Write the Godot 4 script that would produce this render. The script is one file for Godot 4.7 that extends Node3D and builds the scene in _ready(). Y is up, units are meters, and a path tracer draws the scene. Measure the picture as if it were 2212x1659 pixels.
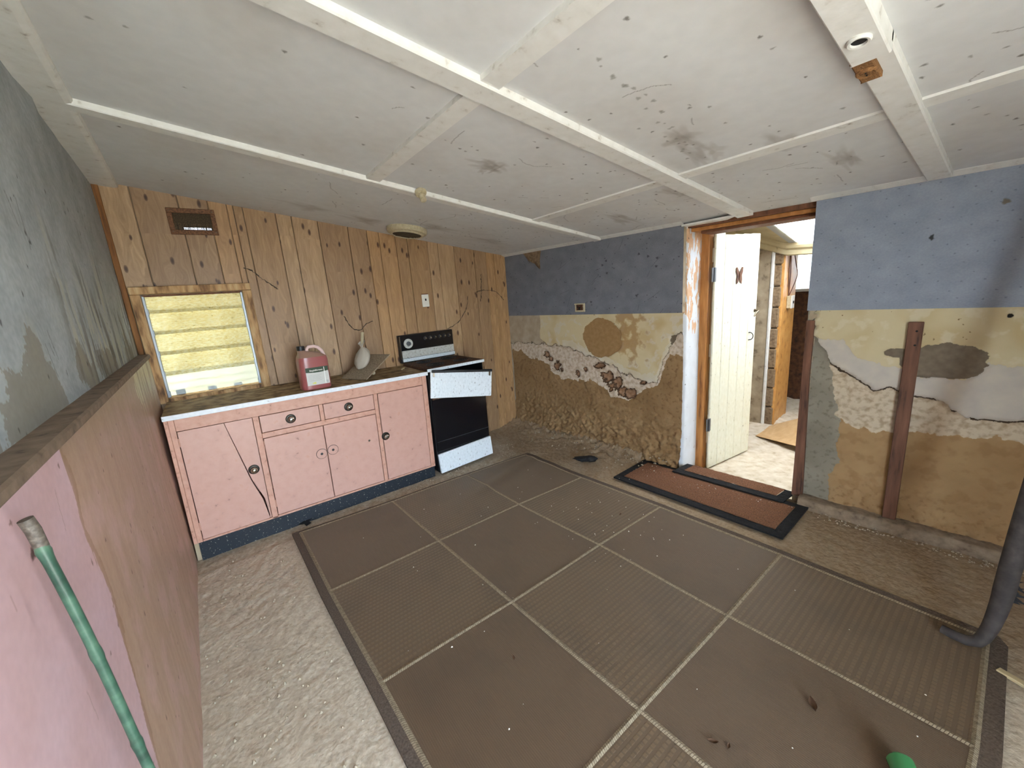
extends Node3D

# Room frame: x along the panelled wall, z towards the viewer, y up, metres.
const W := 2.862          # length of the panelled wall
const AL := 0.016         # turn of the left wall
const AD := 0.0846        # turn of the stone wall with the doorway
const HL := 2.2106        # ceiling height along the left wall
const HR := 1.7943        # ceiling height along the stone wall
const ZB := 4.25          # wall behind the viewer
const YB := 1.196         # lower edge of the blue paper on the stone wall
const NF := -0.08         # floor level of the next room

var M := {}
var TD: Transform3D       # frame of the stone wall: x along it, z into the room
var TL: Transform3D       # frame of the left wall: x = -distance from the corner, z into the room
var rng := RandomNumberGenerator.new()
var used := {}

# ------------------------------------------------------------------ mesh builder
class B:
	var v := PackedVector3Array()
	var n := PackedVector3Array()
	var uv := PackedVector2Array()
	var c := PackedColorArray()
	var xf := Transform3D()
	var col := Color(1, 1, 1)

	func tri(a: Vector3, b: Vector3, d: Vector3, ua := Vector2.ZERO, ub := Vector2.ZERO, ud := Vector2.ZERO) -> void:
		# a, b, d run counter-clockwise seen from outside; written clockwise for Godot
		a = xf * a
		b = xf * b
		d = xf * d
		var nn := (b - a).cross(d - a)
		if nn.length_squared() < 1e-16:
			return
		nn = nn.normalized()
		v.append_array([a, d, b])
		n.append_array([nn, nn, nn])
		uv.append_array([ua, ud, ub])
		c.append_array([col, col, col])

	func quad(a: Vector3, b: Vector3, d: Vector3, e: Vector3, ua := Vector2.ZERO, ub := Vector2.ZERO, ud := Vector2.ZERO, ue := Vector2.ZERO) -> void:
		tri(a, b, d, ua, ub, ud)
		tri(a, d, e, ua, ud, ue)

	func box(lo: Vector3, hi: Vector3, bev := 0.003) -> void:
		var ctr := (lo + hi) * 0.5
		var h := (hi - lo) * 0.5
		var s: float = min(bev, min(h.x, min(h.y, h.z)) * 0.45)
		var ax := [Vector3(1, 0, 0), Vector3(0, 1, 0), Vector3(0, 0, 1)]
		for i in 3:
			for sg in [-1.0, 1.0]:
				var j := (i + 1) % 3
				var k := (i + 2) % 3
				var o: Vector3 = ctr + ax[i] * h[i] * sg
				var p: Vector3 = ax[j] * (h[j] - s)
				var q: Vector3 = ax[k] * (h[k] - s)
				if sg > 0:
					quad(o - p - q, o + p - q, o + p + q, o - p + q)
				else:
					quad(o - p - q, o - p + q, o + p + q, o + p - q)
		if s <= 0.0001:
			return
		for i in 3:
			var j := (i + 1) % 3
			var k := (i + 2) % 3
			for sj in [-1.0, 1.0]:
				for sk in [-1.0, 1.0]:
					var e: Vector3 = ax[i] * (h[i] - s)
					var a: Vector3 = ctr + ax[j] * h[j] * sj + ax[k] * (h[k] - s) * sk
					var b: Vector3 = ctr + ax[j] * (h[j] - s) * sj + ax[k] * h[k] * sk
					if sj * sk > 0:
						quad(a - e, a + e, b + e, b - e)
					else:
						quad(a - e, b - e, b + e, a + e)
		for sx in [-1.0, 1.0]:
			for sy in [-1.0, 1.0]:
				for sz in [-1.0, 1.0]:
					var a := ctr + Vector3(h.x * sx, (h.y - s) * sy, (h.z - s) * sz)
					var b := ctr + Vector3((h.x - s) * sx, h.y * sy, (h.z - s) * sz)
					var d := ctr + Vector3((h.x - s) * sx, (h.y - s) * sy, h.z * sz)
					if sx * sy * sz > 0:
						tri(a, b, d)
					else:
						tri(a, d, b)

	func prism(poly: PackedVector2Array, z0: float, z1: float) -> void:
		var p := poly
		if Geometry2D.is_polygon_clockwise(p):
			p = p.duplicate()
			p.reverse()
		var t := Geometry2D.triangulate_polygon(p)
		for i in range(0, t.size(), 3):
			var a := p[t[i]]
			var b := p[t[i + 1]]
			var d := p[t[i + 2]]
			if (b - a).cross(d - a) < 0:
				var x := b
				b = d
				d = x
			tri(Vector3(a.x, a.y, z1), Vector3(b.x, b.y, z1), Vector3(d.x, d.y, z1), a, b, d)
			tri(Vector3(a.x, a.y, z0), Vector3(d.x, d.y, z0), Vector3(b.x, b.y, z0), a, d, b)
		for i in p.size():
			var a := p[i]
			var b := p[(i + 1) % p.size()]
			quad(Vector3(a.x, a.y, z0), Vector3(b.x, b.y, z0), Vector3(b.x, b.y, z1), Vector3(a.x, a.y, z1), a, b, b, a)

	func smooth_quad(p: Array, nn: Array, u: Array) -> void:
		for k in [0, 2, 1, 0, 3, 2]:
			v.append(xf * (p[k] as Vector3))
			n.append((xf.basis * (nn[k] as Vector3)).normalized())
			uv.append(u[k])
			c.append(col)

	func lathe(prof: Array, seg := 24, arc := TAU) -> void:
		# prof: Vector2(radius, height) from bottom to top, round the y axis
		for i in prof.size() - 1:
			var a: Vector2 = prof[i]
			var b: Vector2 = prof[i + 1]
			var t := (b - a).normalized()
			var nr := Vector2(t.y, -t.x)
			for k in seg:
				var f0 := arc * k / seg
				var f1 := arc * (k + 1) / seg
				var d0 := Vector3(cos(f0), 0, -sin(f0))
				var d1 := Vector3(cos(f1), 0, -sin(f1))
				var up := Vector3.UP
				smooth_quad([d0 * a.x + up * a.y, d1 * a.x + up * a.y, d1 * b.x + up * b.y, d0 * b.x + up * b.y],
					[d0 * nr.x + up * nr.y, d1 * nr.x + up * nr.y, d1 * nr.x + up * nr.y, d0 * nr.x + up * nr.y],
					[Vector2(float(k) / seg, a.y), Vector2(float(k + 1) / seg, a.y), Vector2(float(k + 1) / seg, b.y), Vector2(float(k) / seg, b.y)])

	func tube(pts: PackedVector3Array, rad: Array, seg := 10, flat := 1.0) -> void:
		var rings := []
		var m := pts.size()
		var prev := Vector3.ZERO
		for i in m:
			var t := (pts[min(i + 1, m - 1)] - pts[max(i - 1, 0)]).normalized()
			var side := prev
			if i == 0:
				side = t.cross(Vector3.UP)
				if side.length() < 0.1:
					side = t.cross(Vector3.RIGHT)
			side = (side - t * side.dot(t)).normalized()
			prev = side
			var up := side.cross(t).normalized()
			var r: float = rad[min(i, rad.size() - 1)]
			var ring := []
			for k in seg:
				var f := TAU * k / seg
				ring.append([pts[i] + (side * cos(f) + up * sin(f) * flat) * r, side * cos(f) + up * sin(f)])
			rings.append(ring)
		for i in m - 1:
			for k in seg:
				var k2 := (k + 1) % seg
				var p00: Array = rings[i][k]
				var p01: Array = rings[i][k2]
				var p10: Array = rings[i + 1][k]
				var p11: Array = rings[i + 1][k2]
				smooth_quad([p00[0], p10[0], p11[0], p01[0]], [p00[1], p10[1], p11[1], p01[1]],
					[Vector2(float(k) / seg, i), Vector2(float(k) / seg, i + 1), Vector2(float(k + 1) / seg, i + 1), Vector2(float(k + 1) / seg, i)])
		for k in seg - 2:
			tri(rings[0][0][0], rings[0][k + 1][0], rings[0][k + 2][0])
			tri(rings[m - 1][0][0], rings[m - 1][k + 2][0], rings[m - 1][k + 1][0])

	func grid(pos: Array, uvs: Array, cols := []) -> void:
		# pos[j][i]: smooth sheet whose outside is (along i) x (along j)
		var nj := pos.size()
		var ni: int = pos[0].size()
		var nn := []
		for j in nj:
			var row := PackedVector3Array()
			for i in ni:
				var du: Vector3 = pos[j][min(i + 1, ni - 1)] - pos[j][max(i - 1, 0)]
				var dv: Vector3 = pos[min(j + 1, nj - 1)][i] - pos[max(j - 1, 0)][i]
				row.append(du.cross(dv).normalized())
			nn.append(row)
		for j in nj - 1:
			for i in ni - 1:
				for q in [[0, 0], [1, 1], [0, 1], [0, 0], [1, 0], [1, 1]]:
					var jj: int = j + q[0]
					var ii: int = i + q[1]
					v.append(xf * (pos[jj][ii] as Vector3))
					n.append((xf.basis * (nn[jj][ii] as Vector3)).normalized())
					uv.append(uvs[jj][ii])
					c.append(cols[jj][ii] if cols.size() else col)

	func mesh(m: Material) -> ArrayMesh:
		var a := []
		a.resize(Mesh.ARRAY_MAX)
		a[Mesh.ARRAY_VERTEX] = v
		a[Mesh.ARRAY_NORMAL] = n
		a[Mesh.ARRAY_TEX_UV] = uv
		a[Mesh.ARRAY_COLOR] = c
		var am := ArrayMesh.new()
		am.add_surface_from_arrays(Mesh.PRIMITIVE_TRIANGLES, a)
		am.surface_set_material(0, m)
		return am


func numbered(called: String) -> String:
	var k: int = used.get(called, 0)
	used[called] = k + 1
	return called if k == 0 else "%s_%03d" % [called, k]

func put(b: B, called: String, m: Material, parent: Node = self) -> MeshInstance3D:
	var o := MeshInstance3D.new()
	o.mesh = b.mesh(m)
	o.cast_shadow = GeometryInstance3D.SHADOW_CASTING_SETTING_ON
	o.name = numbered(called) if parent == self else called
	parent.add_child(o, true)
	return o

func tag(o: Node, label: String, category: String, group := "") -> Node:
	o.set_meta("label", label)
	o.set_meta("category", category)
	if group:
		o.set_meta("group", group)
	return o

func thing(called: String, label: String, category: String, at := Transform3D(), group := "") -> Node3D:
	var o := Node3D.new()
	o.name = numbered(called)
	add_child(o)
	o.transform = at
	tag(o, label, category, group)
	return o

func struct_node(called: String, at := Transform3D(), label := "") -> Node3D:
	var o := Node3D.new()
	o.name = numbered(called)
	add_child(o)
	o.transform = at
	o.set_meta("kind", "structure")
	if label:
		o.set_meta("label", label)
	return o

func bx(lo: Vector3, hi: Vector3, called: String, m: Material, parent: Node = self, bev := 0.003) -> MeshInstance3D:
	var b := B.new()
	b.box(lo, hi, bev)
	return put(b, called, m, parent)

func at3(x: float, y: float, z: float, turn := 0.0) -> Transform3D:
	return Transform3D(Basis(Vector3.UP, turn), Vector3(x, y, z))

# ------------------------------------------------------------------ places
func xl(z: float) -> float:
	return tan(AL) * z

func xr(z: float) -> float:
	return W + tan(AD) * z

func cy(x: float, z: float) -> float:
	return HL + (HR - HL) * (x - xl(z)) / (xr(z) - xl(z))

func line_at(pts: Array, x: float) -> float:
	var last: Vector2 = pts[pts.size() - 1]
	if x <= pts[0].x:
		return pts[0].y
	if x >= last.x:
		return last.y
	for i in pts.size() - 1:
		var a: Vector2 = pts[i]
		var b: Vector2 = pts[i + 1]
		if x <= b.x:
			return lerp(a.y, b.y, (x - a.x) / max(b.x - a.x, 1e-5))
	return last.y

# ------------------------------------------------------------------ materials
func rgb(r: int, g: int, b: int) -> Color:
	return Color8(r, g, b)

func plain(color: Color, rough := 0.7, metal := 0.0) -> StandardMaterial3D:
	var m := StandardMaterial3D.new()
	m.albedo_color = color
	m.roughness = rough
	m.metallic = metal
	m.cull_mode = BaseMaterial3D.CULL_DISABLED
	return m

func ramp_tex(stops: Array, freq: float, sd: int, size := 512, oct := 5, kind := FastNoiseLite.TYPE_SIMPLEX_SMOOTH) -> NoiseTexture2D:
	var f := FastNoiseLite.new()
	f.noise_type = kind
	f.seed = sd
	f.frequency = freq
	f.fractal_octaves = oct
	f.fractal_gain = 0.55
	var t := NoiseTexture2D.new()
	t.width = size
	t.height = size
	t.seamless = true
	t.noise = f
	if stops.size():
		var g := Gradient.new()
		var offs := PackedFloat32Array()
		var cs := PackedColorArray()
		for s in stops:
			offs.append(s[0])
			cs.append(s[1])
		g.offsets = offs
		g.colors = cs
		t.color_ramp = g
	return t

# a mottled material laid on by three planes: stops are [place in the noise, colour]
func mottled(stops: Array, freq: float, per_metre: float, rough: float, sd: int, relief := 0.0, tall := 1.0) -> StandardMaterial3D:
	var m := plain(Color.WHITE, rough)
	m.albedo_texture = ramp_tex(stops, freq, sd)
	m.uv1_triplanar = true
	m.uv1_scale = Vector3(per_metre, per_metre * tall, per_metre)
	if relief > 0.0:
		m.heightmap_enabled = true
		m.heightmap_texture = M.relief_tex
		m.heightmap_scale = relief
	return m

func noise_bytes(w: int, h: int, freq: float, sd: int, oct := 4, kind := FastNoiseLite.TYPE_SIMPLEX_SMOOTH) -> PackedByteArray:
	var f := FastNoiseLite.new()
	f.noise_type = kind
	f.seed = sd
	f.frequency = freq
	f.fractal_octaves = oct
	return f.get_image(w, h, false, false, true).get_data()

func blot(im: Image, x: float, y: float, rx: float, ry: float, color: Color, strength: float, ragged := 0.5) -> void:
	var w := im.get_width()
	var h := im.get_height()
	var ph := rng.randf() * TAU
	for j in range(max(0, int(y - ry * 1.6)), min(h, int(y + ry * 1.6) + 1)):
		for i in range(max(0, int(x - rx * 1.6)), min(w, int(x + rx * 1.6) + 1)):
			var dx := (i - x) / rx
			var dy := (j - y) / ry
			var d := sqrt(dx * dx + dy * dy)
			var an := atan2(dy, dx)
			d *= 1.0 + ragged * 0.35 * (sin(an * 3.0 + ph) + sin(an * 5.0 + ph * 2.0) * 0.6)
			if d < 1.0:
				var k := strength * clampf((1.0 - d) * 2.5, 0.0, 1.0)
				im.set_pixel(i, j, im.get_pixel(i, j).lerp(color, k))

func scratch(im: Image, x: float, y: float, ang: float, length: float, wide: float, color: Color, strength: float, bend := 0.02) -> void:
	var w := im.get_width()
	var h := im.get_height()
	for k in int(length):
		var i := int(x)
		var j := int(y)
		for dj in range(-int(wide), int(wide) + 1):
			for di in range(-int(wide), int(wide) + 1):
				if di * di + dj * dj <= wide * wide and i + di >= 0 and i + di < w and j + dj >= 0 and j + dj < h:
					im.set_pixel(i + di, j + dj, im.get_pixel(i + di, j + dj).lerp(color, strength))
		x += cos(ang)
		y += sin(ang)
		ang += rng.randfn(0.0, bend)

func tex_mat(im: Image, rough: float, height: Image = null, relief := 0.5) -> StandardMaterial3D:
	var m := plain(Color.WHITE, rough)
	m.albedo_texture = ImageTexture.create_from_image(im)
	if height:
		m.heightmap_enabled = true
		m.heightmap_texture = ImageTexture.create_from_image(height)
		m.heightmap_scale = relief
	return m

func make_materials() -> void:
	M.relief_tex = ramp_tex([], 0.03, 5, 512, 6)
	M.fine_tex = ramp_tex([], 0.12, 8, 512, 4)
	M.white_paint = mottled([[0.0, rgb(140, 130, 116)], [0.1, rgb(200, 195, 184)], [0.25, rgb(222, 220, 212)], [1.0, rgb(232, 231, 225)]], 0.02, 1.3, 0.55, 11, 0.08)
	M.pink = mottled([[0.0, rgb(140, 98, 84)], [0.1, rgb(188, 146, 132)], [0.24, rgb(197, 152, 135)], [0.75, rgb(201, 157, 141)], [1.0, rgb(197, 148, 127)]], 0.016, 1.6, 0.42, 21, 0.03)
	M.pink_edge = mottled([[0.0, rgb(146, 102, 80)], [0.25, rgb(196, 146, 124)], [1.0, rgb(208, 162, 140)]], 0.02, 2.0, 0.5, 22, 0.03)
	M.kick = mottled([[0.0, rgb(200, 194, 178)], [0.2, rgb(170, 160, 140)], [0.21, rgb(14, 24, 34)], [1.0, rgb(22, 34, 44)]], 0.035, 3.0, 0.5, 23, 0.03)
	M.laminate = mottled([[0.0, rgb(70, 52, 30)], [0.3, rgb(118, 92, 58)], [0.55, rgb(158, 134, 95)], [1.0, rgb(182, 162, 124)]], 0.012, 1.4, 0.7, 24, 0.05)
	M.edge_white = mottled([[0.0, rgb(140, 130, 115)], [0.16, rgb(215, 218, 220)], [1.0, rgb(232, 235, 238)]], 0.03, 2.0, 0.4, 25, 0.02)
	M.dark = plain(rgb(12, 11, 11), 0.8)
	M.enamel = mottled([[0.0, rgb(60, 55, 48)], [0.12, rgb(120, 118, 112)], [0.17, rgb(216, 222, 224)], [1.0, rgb(232, 238, 240)]], 0.045, 2.2, 0.25, 31, 0.01, 0.6)
	M.enamel_dirty = mottled([[0.0, rgb(90, 80, 64)], [0.12, rgb(140, 132, 116)], [0.3, rgb(186, 184, 174)], [1.0, rgb(204, 205, 199)]], 0.03, 2.4, 0.4, 32, 0.02)
	M.oven_black = mottled([[0.0, rgb(52, 45, 36)], [0.2, rgb(22, 20, 20)], [1.0, rgb(12, 12, 15)]], 0.03, 1.8, 0.5, 33)
	M.oven_glass = mottled([[0.0, rgb(40, 38, 38)], [0.3, rgb(14, 15, 20)], [1.0, rgb(9, 10, 16)]], 0.02, 2.0, 0.16, 34, 0.0, 0.4)
	M.rust = mottled([[0.0, rgb(28, 18, 12)], [0.4, rgb(62, 38, 22)], [0.7, rgb(98, 62, 34)], [1.0, rgb(128, 98, 66)]], 0.025, 3.0, 0.85, 35, 0.15)
	M.chrome = plain(rgb(190, 186, 176), 0.18, 1.0)
	M.brass_old = plain(rgb(112, 100, 84), 0.3, 1.0)
	M.dark_metal = plain(rgb(52, 48, 42), 0.4, 0.8)
	M.steel = plain(rgb(120, 124, 128), 0.4, 1.0)
	M.black_plastic = plain(rgb(18, 18, 19), 0.45)
	M.orange_timber = mottled([[0.0, rgb(104, 62, 26)], [0.3, rgb(168, 110, 54)], [1.0, rgb(204, 146, 82)]], 0.02, 2.2, 0.6, 41, 0.05, 0.12)
	M.bead_timber = mottled([[0.0, rgb(84, 50, 20)], [0.4, rgb(130, 84, 38)], [1.0, rgb(158, 108, 56)]], 0.02, 2.2, 0.7, 40, 0.05, 0.12)
	M.brown_timber = mottled([[0.0, rgb(52, 30, 18)], [0.35, rgb(104, 66, 42)], [1.0, rgb(140, 94, 64)]], 0.02, 2.2, 0.75, 42, 0.1, 0.12)
	M.red_timber = mottled([[0.0, rgb(52, 34, 25)], [0.35, rgb(102, 68, 50)], [1.0, rgb(130, 90, 68)]], 0.02, 2.2, 0.75, 43, 0.1, 0.12)
	M.sill_timber = mottled([[0.0, rgb(58, 38, 20)], [0.2, rgb(120, 86, 52)], [0.5, rgb(182, 142, 94)], [1.0, rgb(212, 184, 140)]], 0.018, 2.0, 0.7, 44, 0.12, 0.2)
	M.rail_timber = mottled([[0.0, rgb(58, 44, 32)], [0.25, rgb(112, 92, 74)], [1.0, rgb(142, 122, 102)]], 0.02, 1.5, 0.8, 45, 0.08)
	M.concrete = mottled([[0.0, rgb(158, 140, 116)], [0.2, rgb(184, 168, 145)], [0.6, rgb(200, 185, 162)], [1.0, rgb(212, 200, 178)]], 0.05, 1.7, 0.95, 51, 0.3)
	M.concrete.vertex_color_use_as_albedo = true
	M.kerb = mottled([[0.0, rgb(72, 58, 44)], [0.3, rgb(124, 106, 86)], [1.0, rgb(158, 140, 116)]], 0.02, 1.6, 0.95, 52, 0.3)
	M.next_floor = mottled([[0.0, rgb(168, 150, 122)], [0.3, rgb(196, 181, 156)], [1.0, rgb(218, 207, 187)]], 0.02, 1.0, 0.95, 53, 0.5)
	M.plaster = mottled([[0.0, rgb(110, 96, 76)], [0.3, rgb(160, 144, 118)], [1.0, rgb(186, 170, 142)]], 0.012, 1.0, 0.9, 54, 0.2)
	M.stone = mottled([[0.0, rgb(92, 74, 54)], [0.4, rgb(126, 104, 78)], [1.0, rgb(152, 130, 102)]], 0.03, 2.0, 0.95, 55, 0.4)
	M.cream_board = mottled([[0.0, rgb(120, 100, 70)], [0.18, rgb(206, 192, 150)], [1.0, rgb(228, 218, 182)]], 0.012, 1.0, 0.6, 56, 0.03)
	M.door_paint = mottled([[0.0, rgb(74, 60, 42)], [0.1, rgb(164, 154, 128)], [0.16, rgb(220, 216, 190)], [1.0, rgb(230, 228, 208)]], 0.04, 1.4, 0.5, 57, 0.04, 0.6)
	M.orange_board = mottled([[0.0, rgb(150, 98, 44)], [0.3, rgb(206, 148, 78)], [1.0, rgb(222, 172, 102)]], 0.014, 1.2, 0.5, 58, 0.03)
	M.dark_brown_wall = mottled([[0.0, rgb(40, 22, 12)], [0.5, rgb(84, 50, 26)], [1.0, rgb(104, 68, 40)]], 0.02, 1.4, 0.8, 59, 0.05)
	M.hardboard = mottled([[0.0, rgb(186, 146, 96)], [1.0, rgb(214, 180, 134)]], 0.02, 1.5, 0.55, 60)
	M.white_sheet = mottled([[0.0, rgb(160, 160, 160)], [0.25, rgb(214, 216, 220)], [1.0, rgb(234, 236, 240)]], 0.03, 1.6, 0.5, 61, 0.05)
	M.coir = mottled([[0.0, rgb(60, 36, 22)], [0.4, rgb(108, 70, 44)], [1.0, rgb(142, 100, 70)]], 0.09, 2.0, 1.0, 62, 0.6)
	M.mat_border = mottled([[0.0, rgb(12, 12, 12)], [0.7, rgb(26, 25, 25)], [1.0, rgb(44, 42, 40)]], 0.08, 2.0, 1.0, 63, 0.5)
	M.rug_cord = mottled([[0.0, rgb(104, 90, 70)], [0.5, rgb(150, 134, 108)], [1.0, rgb(174, 158, 130)]], 0.06, 2.0, 1.0, 64, 0.2)
	M.rug_border = mottled([[0.0, rgb(68, 56, 46)], [0.5, rgb(92, 78, 65)], [1.0, rgb(108, 94, 80)]], 0.09, 2.2, 1.0, 65, 0.2)
	M.bamboo = mottled([[0.0, rgb(30, 52, 42)], [0.4, rgb(52, 82, 66)], [0.75, rgb(74, 104, 84)], [1.0, rgb(112, 120, 90)]], 0.012, 3.0, 0.4, 66, 0.02)
	M.bamboo_end = mottled([[0.0, rgb(54, 46, 38)], [1.0, rgb(122, 112, 100)]], 0.04, 6.0, 0.6, 67, 0.05)
	M.pipe = mottled([[0.0, rgb(34, 29, 27)], [0.5, rgb(60, 54, 51)], [1.0, rgb(84, 77, 72)]], 0.02, 2.0, 0.8, 68, 0.05)
	M.old_plastic = mottled([[0.0, rgb(158, 144, 112)], [0.4, rgb(186, 174, 142)], [1.0, rgb(202, 192, 164)]], 0.03, 3.0, 0.45, 69)
	M.grille_dirt = mottled([[0.0, rgb(34, 26, 18)], [0.6, rgb(74, 60, 42)], [1.0, rgb(110, 96, 70)]], 0.05, 6.0, 0.9, 70)
	M.vent_metal = mottled([[0.0, rgb(60, 36, 20)], [0.5, rgb(112, 74, 46)], [1.0, rgb(136, 96, 62)]], 0.03, 4.0, 0.7, 71)
	M.switch_white = plain(rgb(226, 222, 210), 0.4)
	M.raw_wood = mottled([[0.0, rgb(70, 42, 20)], [0.4, rgb(128, 88, 48)], [1.0, rgb(176, 132, 84)]], 0.05, 8.0, 0.9, 72, 0.3, 0.3)
	M.cobweb = plain(rgb(70, 60, 48), 0.95)
	M.leaf = plain(rgb(84, 58, 36), 0.9)
	M.pale_leaf = plain(rgb(188, 170, 130), 0.9)
	M.rubber = plain(rgb(16, 16, 18), 0.75)
	M.crumb = plain(rgb(220, 214, 200), 0.9)
	M.rubble = mottled([[0.0, rgb(138, 122, 100)], [1.0, rgb(200, 186, 162)]], 0.05, 6.0, 0.95, 73)
	M.gloss_red = plain(rgb(196, 92, 70), 0.5)
	M.corrugated = mottled([[0.0, rgb(130, 112, 66)], [0.3, rgb(178, 160, 104)], [1.0, rgb(204, 192, 146)]], 0.01, 0.7, 0.7, 74)
	M.earth = mottled([[0.0, rgb(104, 102, 92)], [0.5, rgb(136, 133, 124)], [1.0, rgb(156, 153, 144)]], 0.02, 0.4, 1.0, 75)
	M.masonry = mottled([[0.0, rgb(120, 110, 96)], [1.0, rgb(160, 150, 134)]], 0.02, 0.8, 0.95, 76, 0.3)
	var g := plain(Color(0.9, 0.9, 0.9, 0.55), 0.2)
	g.albedo_texture = ramp_tex([[0.0, rgb(120, 96, 50)], [0.25, rgb(206, 186, 110)], [0.6, rgb(232, 222, 170)], [1.0, rgb(244, 240, 215)]], 0.03, 91, 512, 6)
	g.uv1_triplanar = true
	g.uv1_scale = Vector3(2.2, 5.0, 2.2)
	g.transparency = BaseMaterial3D.TRANSPARENCY_ALPHA
	M.pane = g
	var g2 := plain(Color(0.80, 0.86, 0.88, 0.45), 0.15)
	g2.transparency = BaseMaterial3D.TRANSPARENCY_ALPHA
	M.clear_pane = g2
	var g3 := plain(rgb(206, 210, 214), 0.6)
	g3.backlight_enabled = true
	g3.backlight = Color(0.66, 0.67, 0.69)
	M.skylight = g3
	var j := plain(Color(0.60, 0.33, 0.32), 0.3)
	j.subsurf_scatter_enabled = true
	j.subsurf_scatter_strength = 0.25
	M.jug = j
	M.jug_top = plain(rgb(150, 116, 98), 0.35)
	M.jug_handle = plain(rgb(222, 190, 182), 0.35)
	M.bag = plain(rgb(176, 166, 150), 0.5)
	M.hawk = mottled([[0.0, rgb(92, 76, 58)], [0.4, rgb(142, 124, 100)], [1.0, rgb(164, 146, 122)]], 0.03, 4.0, 0.85, 77, 0.05)

# ------------------------------------------------------------------ painted-surface textures (colour of paint, stains, plaster layers)
func wood_texture() -> void:
	var w := 512
	var h := 1024
	var a := noise_bytes(w, h, 0.012, 101, 3)
	var fine := noise_bytes(w, h, 0.09, 102, 3)
	var big := noise_bytes(w, h, 0.006, 103, 2)
	var im := Image.create(w, h, false, Image.FORMAT_RGB8)
	var warp_of := PackedFloat32Array()
	var dark_of := PackedFloat32Array()
	warp_of.resize(w * h)
	dark_of.resize(w * h)
	rng.seed = 40
	for k in 16:
		var kx := rng.randi_range(0, w - 1)
		var ky := rng.randi_range(0, h - 1)
		var r := rng.randf_range(5, 11)
		for y in range(max(0, ky - 120), min(h, ky + 120)):
			for x in range(max(0, kx - 50), min(w, kx + 50)):
				var dx := float(x - kx)
				var dy := (y - ky) * 0.42
				var d2 := dx * dx + dy * dy
				warp_of[y * w + x] += r * 2.4 * exp(-d2 / (r * r * 9.0)) * signf(dx)
				if d2 < r * r:
					dark_of[y * w + x] = max(dark_of[y * w + x], 0.75 * (1.0 - d2 / (r * r)) + 0.15)
	for y in h:
		for x in w:
			var warp := warp_of[y * w + x]
			var dark := dark_of[y * w + x]
			# grain: noise squeezed across, stretched along
			var xx := int(x + warp + (a[(y / 3 % h) * w + x] - 128) * 0.10)
			xx = ((xx % w) + w) % w
			var g := fine[(y / 14 % h) * w + xx] / 255.0
			var g2 := a[(y / 6 % h) * w + (xx * 2) % w] / 255.0
			var t := 0.55 * g + 0.45 * g2
			var c := Color(0.60, 0.475, 0.335).lerp(Color(0.745, 0.62, 0.465), clampf((t - 0.2) * 1.55, 0.0, 1.0))
			c = c.lerp(Color(0.66, 0.54, 0.44), 0.32 * (big[y * w + x] / 255.0))
			c = c.lerp(Color(0.24, 0.14, 0.08), dark)
			im.set_pixel(x, y, c)
	M.wood_im = im
	var tones := [Color(1, 1, 1), Color(0.93, 0.9, 0.86), Color(1.0, 0.96, 0.9), Color(0.9, 0.88, 0.87)]
	M.wood = []
	var tex := ImageTexture.create_from_image(im)
	for t in tones:
		var m := plain(t, 0.5)
		m.albedo_texture = tex
		M.wood.append(m)

var _c := Color()
var _h := 0.0

const LA := [Vector2(-0.03, 0.916), Vector2(0.404, 0.916), Vector2(0.665, 0.912), Vector2(0.831, 0.891), Vector2(0.969, 0.842), Vector2(1.052, 0.84), Vector2(1.132, 0.798), Vector2(1.24, 0.753), Vector2(1.344, 0.709), Vector2(1.43, 0.679), Vector2(1.499, 0.66), Vector2(1.631, 0.675), Vector2(1.656, 0.751), Vector2(1.68, 0.826), Vector2(1.728, 0.923), Vector2(1.785, 1.029), Vector2(1.84, 1.063)]
const LB := [Vector2(-0.03, 0.833), Vector2(0.131, 0.848), Vector2(0.172, 0.794), Vector2(0.237, 0.757), Vector2(0.413, 0.761), Vector2(0.492, 0.705), Vector2(0.589, 0.636), Vector2(0.685, 0.592), Vector2(0.78, 0.595), Vector2(0.907, 0.602), Vector2(1.045, 0.61), Vector2(1.109, 0.561), Vector2(1.204, 0.504), Vector2(1.296, 0.489), Vector2(1.385, 0.482), Vector2(1.443, 0.537), Vector2(1.526, 0.593), Vector2(1.606, 0.622), Vector2(1.644, 0.677), Vector2(1.728, 0.9), Vector2(1.84, 0.87)]
const HOLES := [Vector3(0.48, 0.812, 0.03), Vector3(0.53, 0.77, 0.025), Vector3(0.614, 0.715, 0.04), Vector3(0.66, 0.68, 0.03), Vector3(1.176, 0.666, 0.05), Vector3(1.268, 0.608, 0.055), Vector3(1.33, 0.56, 0.05), Vector3(1.385, 0.545, 0.045), Vector3(1.21, 0.575, 0.04), Vector3(0.856, 0.655, 0.028), Vector3(0.938, 0.713, 0.022), Vector3(1.098, 0.747, 0.035), Vector3(1.51, 0.65, 0.025)]
const RC := [Vector2(2.5, 1.03), Vector2(2.724, 1.029), Vector2(2.796, 0.935), Vector2(2.852, 0.921), Vector2(2.978, 0.886), Vector2(3.047, 0.867), Vector2(3.194, 0.857), Vector2(3.211, 0.891), Vector2(3.255, 0.942), Vector2(3.36, 0.935), Vector2(3.7, 0.9), Vector2(4.4, 0.95)]
const RK := [Vector2(2.6, 0.93), Vector2(2.668, 0.898), Vector2(2.731, 0.855), Vector2(2.777, 0.831), Vector2(2.822, 0.798), Vector2(2.873, 0.766), Vector2(2.937, 0.788), Vector2(2.977, 0.771), Vector2(3.05, 0.75), Vector2(3.101, 0.744), Vector2(3.154, 0.726), Vector2(3.169, 0.694), Vector2(3.231, 0.671), Vector2(3.323, 0.672), Vector2(3.392, 0.681), Vector2(4.4, 0.7)]
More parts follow.
